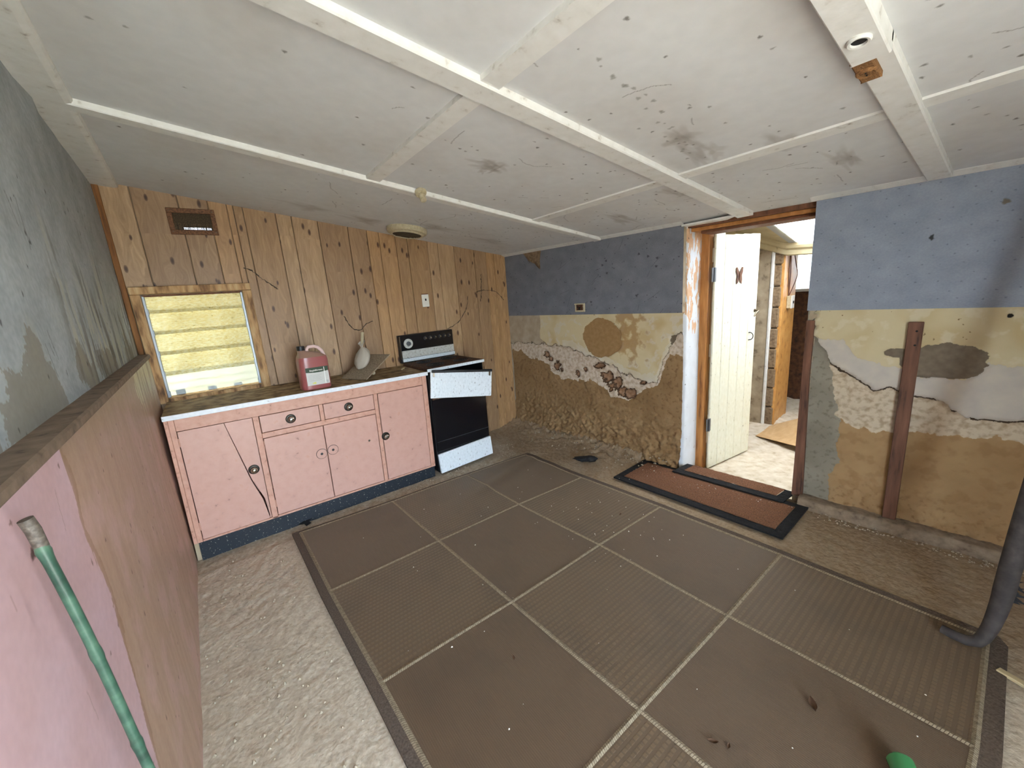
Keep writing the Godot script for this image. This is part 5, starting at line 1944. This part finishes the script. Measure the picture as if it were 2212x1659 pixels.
# ------------------------------------------------------------------ fittings on the walls
func build_wall_fittings() -> void:
	# vent grille over the window
	var v := thing("wall_vent", "brown metal vent grille high on the panelled wall above the window", "vent", at3(0.40, 2.005, 0.0))
	for r in [[-0.122, -0.078, 0.122, -0.05], [-0.122, 0.05, 0.122, 0.078], [-0.122, -0.05, -0.096, 0.05], [0.096, -0.05, 0.122, 0.05]]:
		bx(Vector3(r[0], r[1], 0.0005), Vector3(r[2], r[3], 0.012), "frame", M.vent_metal, v, 0.002)
	bx(Vector3(-0.096, -0.012, 0.0005), Vector3(0.096, 0.05, 0.004), "screen", M.grille_dirt, v, 0.0)
	rng.seed = 31
	for k in 26:
		var x := -0.094 + k * 0.0075
		bx(Vector3(x, -0.05, 0.001), Vector3(x + rng.randf_range(0.0042, 0.0074), -0.012, 0.004), "wire", M.grille_dirt, v, 0.0)
	for k in 5:
		bx(Vector3(-0.096, -0.05 + k * 0.0075, 0.002), Vector3(0.096, -0.05 + k * 0.0075 + 0.0042, 0.005), "wire", M.grille_dirt, v, 0.0)
	for x in [-0.109, 0.109]:
		for y in [-0.062, 0.062]:
			var sb := B.new()
			sb.xf = Transform3D(Basis(Vector3.RIGHT, PI / 2), Vector3(x, y, 0.012))
			sb.lathe([Vector2(0.004, 0.0), Vector2(0.003, 0.002), Vector2(0.0, 0.0022)], 8)
			put(sb, "screw", M.brass_old, v)
	# switch on the panelling
	var s := thing("light_switch", "white light switch plate on the panelled wall above the stove", "switch", at3(1.934, 1.412, 0.0))
	bx(Vector3(-0.033, -0.054, 0.0), Vector3(0.033, 0.054, 0.009), "plate", M.switch_white, s, 0.003)
	bx(Vector3(-0.006, -0.001, 0.009), Vector3(0.006, 0.018, 0.016), "toggle", M.black_plastic, s, 0.002)
	bx(Vector3(-0.03, 0.055, 0.0), Vector3(0.03, 0.062, 0.006), "back_edge", M.brown_timber, s, 0.001)
	# broken socket on the blue paper
	var o := thing("broken_socket", "broken dirty socket box left on the blue wall", "socket", TD * Transform3D(Basis(), Vector3(0.93, 1.256, 0.002)))
	bx(Vector3(-0.052, -0.036, 0.0), Vector3(0.052, 0.036, 0.014), "box", M.old_plastic, o, 0.003)
	bx(Vector3(-0.034, -0.022, 0.0142), Vector3(0.036, 0.026, 0.016), "hollow", M.rust, o, 0.001)
	bx(Vector3(-0.008, -0.02, 0.016), Vector3(0.006, 0.006, 0.021), "terminal", M.dark, o, 0.001)
	bx(Vector3(-0.052, 0.026, 0.014), Vector3(-0.02, 0.036, 0.022), "shard", M.old_plastic, o, 0.001)
	# torn paper in the corner
	var tp := thing("torn_paper", "torn flap of wallpaper baring brown wall below the cornice", "wallpaper", TD * Transform3D(Basis(), Vector3(0.39, 1.70, 0.004)))
	var tb := B.new()
	tb.prism(PackedVector2Array([Vector2(-0.125, 0.085), Vector2(-0.08, 0.04), Vector2(-0.03, 0.0), Vector2(-0.01, -0.012), Vector2(0.04, -0.03), Vector2(0.092, -0.08), Vector2(0.09, 0.0), Vector2(0.11, 0.085)]), 0.0, 0.002)
	put(tb, "bared_patch", M.stone, tp)
	tb = B.new()
	tb.tri(Vector3(-0.1, 0.06, 0.003), Vector3(-0.02, -0.015, 0.02), Vector3(-0.01, 0.03, 0.045))
	tb.tri(Vector3(0.03, -0.03, 0.003), Vector3(0.092, -0.085, 0.008), Vector3(0.075, -0.01, 0.035))
	put(tb, "flap", M.rail_timber, tp)
	# plank screwed to the right-hand part of the stone wall
	var pl := thing("wall_batten", "upright brown timber batten fixed on the peeling wall right of doorway", "batten", TD * Transform3D(Basis(Vector3.BACK, 0.004), Vector3(3.01, 0.058, 0.0)))
	bx(Vector3(-0.03, 0.0, 0.002), Vector3(0.026, 1.075, 0.022), "board", M.red_timber, pl, 0.003)
	for y in [0.96, 1.03]:
		var nb := B.new()
		nb.xf = Transform3D(Basis(Vector3.RIGHT, PI / 2), Vector3(0.004, y, 0.022))
		nb.lathe([Vector2(0.005, 0.0), Vector2(0.004, 0.001), Vector2(0.0, 0.001)], 8)
		put(nb, "nail", M.dark, pl)

# ------------------------------------------------------------------ on the worktop
func build_counter_things() -> void:
	var top := 0.012 + 0.889 - 0.0165 * 0.82
	var j := thing("plastic_jug", "translucent jug of red liquid with black cap on the worktop", "jug", at3(0.853, top + 0.0012, 0.415, 0.06) * Transform3D(Basis(Vector3.BACK, -0.0165), Vector3.ZERO))
	var b := B.new()
	# body: rounded rectangle rising to a sloped shoulder
	var secs := [[0.0, 0.086, 0.058, 0.0], [0.006, 0.092, 0.063, 0.0], [0.19, 0.092, 0.063, 0.0], [0.215, 0.088, 0.06, 0.0], [0.238, 0.066, 0.046, -0.012], [0.252, 0.038, 0.032, -0.04], [0.258, 0.024, 0.024, -0.055], [0.266, 0.022, 0.022, -0.056]]
	var ringn := 32
	var rows := []
	var urows := []
	for sct in secs:
		var pr := PackedVector3Array()
		var ur := PackedVector2Array()
		for k in ringn + 1:
			var f := TAU * k / ringn
			var cx := cos(f)
			var sz := sin(f)
			var ex := 4.5 if sct[0] < 0.24 else 2.2
			var r := pow(pow(absf(cx), ex) + pow(absf(sz), ex), -1.0 / ex)
			pr.append(Vector3(cx * r * sct[1] + sct[3], sct[0], -sz * r * sct[2]))
			ur.append(Vector2(float(k) / ringn, sct[0]))
		rows.append(pr)
		urows.append(ur)
	b.grid(rows.slice(0, 4), urows.slice(0, 4))
	for k in ringn:
		b.tri(Vector3(0, 0, 0), rows[0][k + 1], rows[0][k])
	put(b, "body", M.jug, j)
	b = B.new()
	b.grid(rows.slice(3), urows.slice(3))
	put(b, "shoulder", M.jug_top, j)
	b = B.new()
	b.xf = Transform3D(Basis(), Vector3(-0.056, 0.262, 0))
	b.lathe([Vector2(0.024, 0.0), Vector2(0.0245, 0.002), Vector2(0.0245, 0.026), Vector2(0.022, 0.028), Vector2(0.0, 0.028)], 24)
	put(b, "cap", M.black_plastic, j)
	b = B.new()
	b.tube(PackedVector3Array([Vector3(-0.022, 0.246, 0), Vector3(-0.02, 0.268, 0), Vector3(-0.008, 0.28, 0), Vector3(0.026, 0.282, 0), Vector3(0.05, 0.272, 0), Vector3(0.072, 0.245, 0), Vector3(0.082, 0.21, 0)]), [0.012, 0.011, 0.011, 0.011, 0.011, 0.012, 0.012], 10)
	put(b, "handle", M.jug_handle, j)
	b = B.new()
	var lp := []
	var lu := []
	for r in 2:
		var pr := PackedVector3Array()
		var ur := PackedVector2Array()
		for k in 9:
			pr.append(Vector3(-0.064 + 0.14 * k / 8.0, 0.03 + 0.118 * r, 0.0642))
			ur.append(Vector2(k / 8.0, 1.0 - r))
		lp.append(pr)
		lu.append(ur)
	b.grid(lp, lu)
	put(b, "label", M.jug_label, j)
	var tm := TextMesh.new()
	tm.text = "RapidGreen"
	var sf := SystemFont.new()
	sf.font_names = PackedStringArray(["Droid Sans"])
	sf.font_weight = 700
	tm.font = sf
	tm.font_size = 24
	tm.pixel_size = 0.0006
	tm.depth = 0.0006
	tm.material = M.switch_white
	var to := MeshInstance3D.new()
	to.name = "lettering"
	to.mesh = tm
	to.position = Vector3(0.0, 0.128, 0.0648)
	j.add_child(to, true)

	# plasterer's hawk tipped on its handle, with a tied bag and a trowel handle on it
	var P := Vector3(1.075, top - 0.004, 0.235)
	var Q := Vector3(1.178, top - 0.004, 0.462)
	var ez := (Q - P).normalized()
	var flat := Vector3(ez.z, 0, -ez.x)
	var ex2 := (flat * cos(0.49) + Vector3.UP * sin(0.49)).normalized()
	var ht := Transform3D(Basis(ex2, ez.cross(ex2), ez), (P + Q) * 0.5 + Vector3(0, 0.003, 0))
	var hk := thing("plastering_hawk", "dusty square hawk board tilted on its handle on the worktop", "hawk", ht)
	bx(Vector3(0.0, 0.0, -0.13), Vector3(0.295, 0.009, 0.13), "board", M.hawk, hk, 0.003)
	b = B.new()
	b.xf = Transform3D(Basis(Vector3.BACK, PI), Vector3(0.135, 0.0, 0.05))
	b.lathe([Vector2(0.016, 0.0), Vector2(0.014, 0.02), Vector2(0.015, 0.05), Vector2(0.012, 0.058), Vector2(0.0, 0.06)], 16)
	put(b, "handle", M.old_plastic, hk)
	var bt := ht * Transform3D(Basis(Vector3.UP, 0.2), Vector3(0.135, 0.0095, -0.02))
	var bg := thing("tied_plastic_bag", "crumpled clear plastic bag tied at the neck on the hawk board", "bag", bt)
	b = B.new()
	rows = []
	urows = []
	var fnz := FastNoiseLite.new()
	fnz.seed = 3
	fnz.frequency = 22.0
	var prof := [[0.0, 0.004], [0.006, 0.04], [0.02, 0.056], [0.045, 0.064], [0.075, 0.06], [0.1, 0.046], [0.118, 0.026], [0.128, 0.011], [0.136, 0.008], [0.15, 0.016], [0.165, 0.028]]
	for q in prof:
		var pr := PackedVector3Array()
		var ur := PackedVector2Array()
		for k in 33:
			var f := TAU * (k % 32) / 32.0
			var r: float = q[1] * (1.0 + 0.18 * fnz.get_noise_3d(cos(f) * 0.05, q[0], sin(f) * 0.05) + 0.06 * sin(f * 7.0) * clampf(q[0] * 12.0, 0.0, 1.0))
			pr.append(Vector3(cos(f) * r + 0.75 * q[0], q[0] * 0.85, -sin(f) * r))
			ur.append(Vector2(k / 32.0, q[0]))
		rows.append(pr)
		urows.append(ur)
	b.grid(rows, urows)
	put(b, "bag_film", M.bag, bg)
	b = B.new()
	b.tube(PackedVector3Array([Vector3(0.10, 0.112, 0.0), Vector3(0.145, 0.148, 0.0), Vector3(0.19, 0.186, 0.0)]), [0.009, 0.0105, 0.0115], 12)
	put(b, "stick", M.old_plastic, bg)

	# curled scrap beside the stove
	b = B.new()
	var cp := PackedVector3Array()
	for k in 12:
		var f := k * 0.42
		cp.append(Vector3(0.016 * cos(f) + k * 0.004, 0.006 + 0.01 * absf(sin(f)), 0.012 * sin(f)))
	b.tube(cp, [0.006, 0.007, 0.006], 6, 0.4)
	var sc := put(b, "plaster_scrap", M.pale_leaf)
	sc.position = Vector3(1.50, top - 0.008, 0.30)
	tag(sc, "small curled pale scrap on the worktop beside the stove", "scrap")

# ------------------------------------------------------------------ on and against the floor
func lump(seed_: int, size: Vector3, rough := 0.35) -> B:
	var b := B.new()
	var fz := FastNoiseLite.new()
	fz.seed = seed_
	fz.frequency = 1.6
	var rows := []
	var ur := []
	for j in 9:
		var lat := lerpf(-PI / 2, PI / 2, j / 8.0)
		var pr := PackedVector3Array()
		var u := PackedVector2Array()
		for i in 15:
			var lon := TAU * (i % 14) / 14.0
			var d := Vector3(cos(lat) * cos(lon), sin(lat), -cos(lat) * sin(lon))
			var r := 1.0 + rough * fz.get_noise_3dv(d * 1.4) * 1.6
			pr.append(Vector3(d.x * size.x, (d.y + 1.0) * size.y, d.z * size.z) * Vector3(r, 1.0, r))
			u.append(Vector2(i / 14.0, j / 8.0))
		rows.append(pr)
		ur.append(u)
	b.grid(rows, ur)
	return b

func build_floor_things() -> void:
	# bamboo stake leaning on the pink wall
	var foot := TL * Vector3(-2.52, 0.0, 0.108)
	var head := TL * Vector3(-2.575, 1.17, 0.046)
	var bs := thing("bamboo_stake", "green bamboo stake leaning against the pink wall", "stake", Transform3D(Basis(), foot))
	var ax := head - foot
	var nodes := [0.0, 0.14, 0.30, 0.47, 0.64, 0.80, 0.955]
	var b := B.new()
	var pts := PackedVector3Array()
	var rad := []
	for k in 121:
		var t := k / 120.0 * 0.965
		var r := 0.0066
		for q in nodes:
			r += 0.0018 * exp(-pow((t - q) * ax.length() / 0.006, 2.0))
		pts.append(ax * t + Vector3(0.003 * sin(t * 9.0), 0, 0.002 * sin(t * 7.0)))
		rad.append(r)
	b.tube(pts, rad, 14)
	put(b, "cane", M.bamboo, bs)
	b = B.new()
	b.tube(PackedVector3Array([ax * 0.962 + Vector3(0.003 * sin(0.962 * 9.0), 0, 0.0), ax * 0.985 + Vector3(0.002, 0, 0), ax]), [0.0074, 0.0079, 0.0079], 14)
	put(b, "cut_end", M.bamboo_end, bs)

	# bent pipe
	var pp := [Vector3(2.355, 0.028, 3.285), Vector3(2.342, 0.031, 3.334), Vector3(2.345, 0.04, 3.372), Vector3(2.361, 0.095, 3.393), Vector3(2.398, 0.193, 3.406), Vector3(2.421, 0.328, 3.411), Vector3(2.446, 0.467, 3.416), Vector3(2.484, 0.633, 3.424), Vector3(2.62, 1.22, 3.455), Vector3(2.752, 1.79, 3.48)]
	var pipe := thing("bent_pipe", "dark grey bent metal pipe leaning over the end of the rug", "pipe", Transform3D(Basis(), pp[1]))
	b = B.new()
	var cur := Curve3D.new()
	for k in pp.size():
		var tan_v: Vector3 = (pp[min(k + 1, pp.size() - 1)] - pp[max(k - 1, 0)]) * 0.16
		cur.add_point(pp[k] - pp[1], -tan_v, tan_v)
	pts = PackedVector3Array()
	rad = []
	for k in 61:
		pts.append(cur.sample_baked(cur.get_baked_length() * k / 60.0, true))
		rad.append(lerpf(0.016, 0.028, clampf(k / 10.0, 0.0, 1.0)))
	b.tube(pts, rad, 16)
	put(b, "tube", M.pipe, pipe)
	b = B.new()
	rng.seed = 8
	for k in 7:
		var o := Vector3(2.425, 0.2 + k * 0.012, 3.425) - (pp[1] as Vector3)
		b.tri(o, o + Vector3(0.01, 0.012, 0.01), o + Vector3(rng.randf_range(-0.01, 0.03), rng.randf_range(-0.02, 0.01), rng.randf_range(0.02, 0.045)))
	put(b, "frayed_tape", M.rubber, pipe)

	# black crumpled thing on the earth between rug and stone wall
	var bl := thing("crumpled_black_cloth", "small crumpled black cloth on the earth beside the rug", "cloth", at3(2.625, 0.008, 1.20, -0.9))
	put(lump(5, Vector3(0.085, 0.022, 0.035), 0.5), "fold", M.rubber, bl)
	var l2 := put(lump(9, Vector3(0.05, 0.026, 0.03), 0.6), "fold", M.rubber, bl)
	l2.position = Vector3(0.045, 0.004, 0.012)

	# scraps in front of the cabinet
	b = B.new()
	b.prism(PackedVector2Array([Vector2(-0.045, 0.01), Vector2(-0.01, 0.03), Vector2(0.05, 0.035), Vector2(0.02, 0.005), Vector2(0.028, -0.02), Vector2(-0.005, -0.035), Vector2(-0.012, -0.002)]), 0.0, 0.004)
	var bs2 := put(b, "black_plastic_scrap", M.rubber)
	bs2.transform = Transform3D(Basis(Vector3.RIGHT, -PI / 2 + 0.12), Vector3(0.62, 0.006, 0.515))
	tag(bs2, "torn black plastic scrap between the plinth and the rug corner", "scrap")
	leaf("dry_leaf", "pale dry curled leaf on the floor below the cabinet doors", Vector3(0.82, 0.004, 0.455), 0.045, 0.6, M.pale_leaf)
	var wr := B.new()
	wr.grid([PackedVector3Array([Vector3(-0.04, 0, 0.012), Vector3(0, 0.008, 0.014), Vector3(0.04, 0.002, 0.012)]), PackedVector3Array([Vector3(-0.042, 0.01, -0.012), Vector3(0, 0.018, -0.01), Vector3(0.038, 0.008, -0.014)])], [PackedVector2Array([Vector2(), Vector2(), Vector2()]), PackedVector2Array([Vector2(), Vector2(), Vector2()])])
	var wo := put(wr, "sweet_wrapper", M.gloss_red)
	wo.transform = at3(1.575, 0.004, 0.43, 0.4)
	tag(wo, "small orange-red wrapper on the floor between cabinet and stove", "wrapper")
	# leaves on the rug
	var lv := [[1.673, 3.065, 0.05, 0.6, "large dry brown leaf on the dark end of the rug"], [1.321, 2.909, 0.032, 2.2, "curled dark brown leaf on the rug beside a smaller one"], [1.345, 2.945, 0.02, 0.3, "tiny dark leaf crumb beside the curled leaf on the rug"], [1.038, 2.265, 0.022, 1.1, "small tan leaf lying in a fine-woven rug square"], [2.164, 1.916, 0.024, 0.2, "small ring-shaped brown leaf near the doormat side of rug"]]
	for q in lv:
		leaf("dead_leaf", q[4], Vector3(q[0], rug_y(q[0], q[1]) + 0.001, q[1]), q[2], q[3], M.leaf)
	# green glass by the near edge of the rug
	var gl := plain(Color(0.25, 0.5, 0.3), 0.12)
	var gt := thing("green_bottle", "green glass bottle lying on the rug end", "bottle", Transform3D(Basis(Vector3.UP, 0.5) * Basis(Vector3.BACK, PI / 2), Vector3(1.575, 0.0425, 3.315)))
	b = B.new()
	b.lathe([Vector2(0.0, -0.08), Vector2(0.028, -0.08), Vector2(0.032, -0.074), Vector2(0.032, 0.05), Vector2(0.026, 0.075), Vector2(0.013, 0.095), Vector2(0.012, 0.13), Vector2(0.0, 0.13)], 24)
	put(b, "glass", gl, gt)
	# pale stick past the rug end
	b = B.new()
	b.box(Vector3(-0.22, 0.0, -0.012), Vector3(0.05, 0.012, 0.012), 0.003)
	var sk := put(b, "pale_stick", M.pale_leaf)
	sk.transform = at3(2.27, 0.002, 3.475, 1.25)
	tag(sk, "pale timber stick on the floor past the rug end", "stick")

	# crumbs of plaster on the rug, and rubble along the stove and walls: too many and too small to count
	rng.seed = 64
	var cr := B.new()
	for k in 90:
		var x := rng.randf_range(0.7, 2.35)
		var z := rng.randf_range(0.9, 3.3)
		if k > 45:
			x = rng.randf_range(1.7, 2.3)
			z = rng.randf_range(1.5, 2.3)
		crumb(cr, Vector3(x, rug_y(x, z), z), rng.randf_range(0.0015, 0.0042))
	for k in 60:
		var s := rng.randf()
		var p := Vector3(2.56, 0.018, 1.6).lerp(Vector3(2.95, 0.02, 2.6), s) + Vector3(rng.randf_range(-0.02, 0.3) * (1.0 - s), 0.0, 0)
		crumb(cr, p, rng.randf_range(0.002, 0.0045))
	var co := put(cr, "plaster_crumbs", M.crumb)
	tag(co, "white plaster crumbs scattered over the rug and doormats", "crumbs")
	co.set_meta("kind", "stuff")
	var rb := B.new()
	for k in 900:
		var p: Vector3
		var r := rng.randf_range(0.002, 0.008)
		var m := k % 5
		if m == 0:
			p = Vector3(rng.randf_range(0.05, 0.5), 0.0, rng.randf_range(0.62, 2.6))
		elif m == 1:
			p = Vector3(rng.randf_range(1.3, 2.35), 0.0, rng.randf_range(0.5, 0.62) + rng.randf() * 0.03)
		elif m == 2:
			var z := rng.randf_range(0.05, 1.75)
			var d := absf(rng.randfn(0.0, 0.13))
			p = Vector3(xr(z) - d - 0.02, 0.07 * exp(-d / 0.13), z)
			r *= 1.4
		elif m == 3:
			var s := rng.randf_range(2.62, 3.6)
			p = TD * Vector3(s, 0.0, rng.randf_range(0.06, 0.14))
		else:
			p = Vector3(rng.randf_range(2.2, 2.8), 0.0, rng.randf_range(0.03, 0.6))
		crumb(rb, p + Vector3(0, -0.001, 0), r)
	var ro := put(rb, "loose_rubble", M.rubble)
	tag(ro, "loose grey grit and rubble along the floor edges", "rubble")
	ro.set_meta("kind", "stuff")

func crumb(b: B, p: Vector3, r: float) -> void:
	var t := p + Vector3(rng.randf_range(-0.3, 0.3) * r, r * rng.randf_range(0.7, 1.3), rng.randf_range(-0.3, 0.3) * r)
	var n := 5
	var a0 := rng.randf() * TAU
	var rr := []
	for k in n:
		rr.append(p + Vector3(cos(a0 + TAU * k / n), 0, -sin(a0 + TAU * k / n)) * r * rng.randf_range(0.7, 1.3))
	for k in n:
		b.tri(rr[k], rr[(k + 1) % n], t)

func leaf(called: String, label: String, at: Vector3, size: float, turn: float, m: Material) -> void:
	var b := B.new()
	var rows := []
	var ur := []
	for j in 7:
		var v := j / 6.0 * 2.0 - 1.0
		var pr := PackedVector3Array()
		var u := PackedVector2Array()
		for i in 5:
			var a := i / 4.0 * 2.0 - 1.0
			var wd := (1.0 - v * v) * 0.42 + 0.02
			pr.append(Vector3(v * size * 0.5, 0.002 + size * (0.16 * a * a + 0.10 * v * v), -a * wd * size * 0.5))
			u.append(Vector2(v, a))
		rows.append(pr)
		ur.append(u)
	b.grid(rows, ur)
	var o := put(b, called, m)
	o.transform = at3(at.x, at.y, at.z, turn)
	tag(o, label, "leaf")

# ------------------------------------------------------------------ dusty cobweb strands
func build_cobwebs() -> void:
	rng.seed = 17
	var sets := [
		["sagging dusty cobweb strand on the panelling over the hawk board", [Vector3(1.22, 1.34, 0.004), Vector3(1.27, 1.24, 0.006), Vector3(1.33, 1.22, 0.006), Vector3(1.38, 1.26, 0.006), Vector3(1.44, 1.28, 0.004)]],
		["dark cobweb clump on the panelling right of the window top", [Vector3(0.62, 1.72, 0.004), Vector3(0.66, 1.70, 0.006), Vector3(0.72, 1.64, 0.006), Vector3(0.80, 1.57, 0.004)]],
		["brown cobweb trail on the panelling beside the stone wall corner", [Vector3(2.48, 1.46, 0.004), Vector3(2.6, 1.47, 0.007), Vector3(2.72, 1.44, 0.007), Vector3(2.80, 1.36, 0.004)]],
		["brown cobweb trail rising from the stove splashback top corner", [Vector3(2.12, 1.14, 0.004), Vector3(2.24, 1.19, 0.006), Vector3(2.34, 1.3, 0.006), Vector3(2.38, 1.42, 0.004)]],
		["short vertical cobweb on the panelling near the stone wall", [Vector3(2.55, 1.62, 0.004), Vector3(2.54, 1.5, 0.006), Vector3(2.52, 1.36, 0.004)]]]
	for q in sets:
		var c := Curve3D.new()
		var src: Array = q[1]
		for k in src.size():
			var tv: Vector3 = (src[min(k + 1, src.size() - 1)] - src[max(k - 1, 0)]) * 0.2
			c.add_point(src[k] - src[0], -tv, tv)
		var b := B.new()
		var pts := PackedVector3Array()
		var rad := []
		for k in 25:
			pts.append(c.sample_baked(c.get_baked_length() * k / 24.0, true) + Vector3(rng.randf_range(-0.004, 0.004), rng.randf_range(-0.004, 0.004), 0))
			rad.append(rng.randf_range(0.0012, 0.0045))
		b.tube(pts, rad, 5)
		var o := put(b, "cobweb", M.cobweb)
		o.position = src[0]
		tag(o, q[0], "cobweb", "cobweb strands")
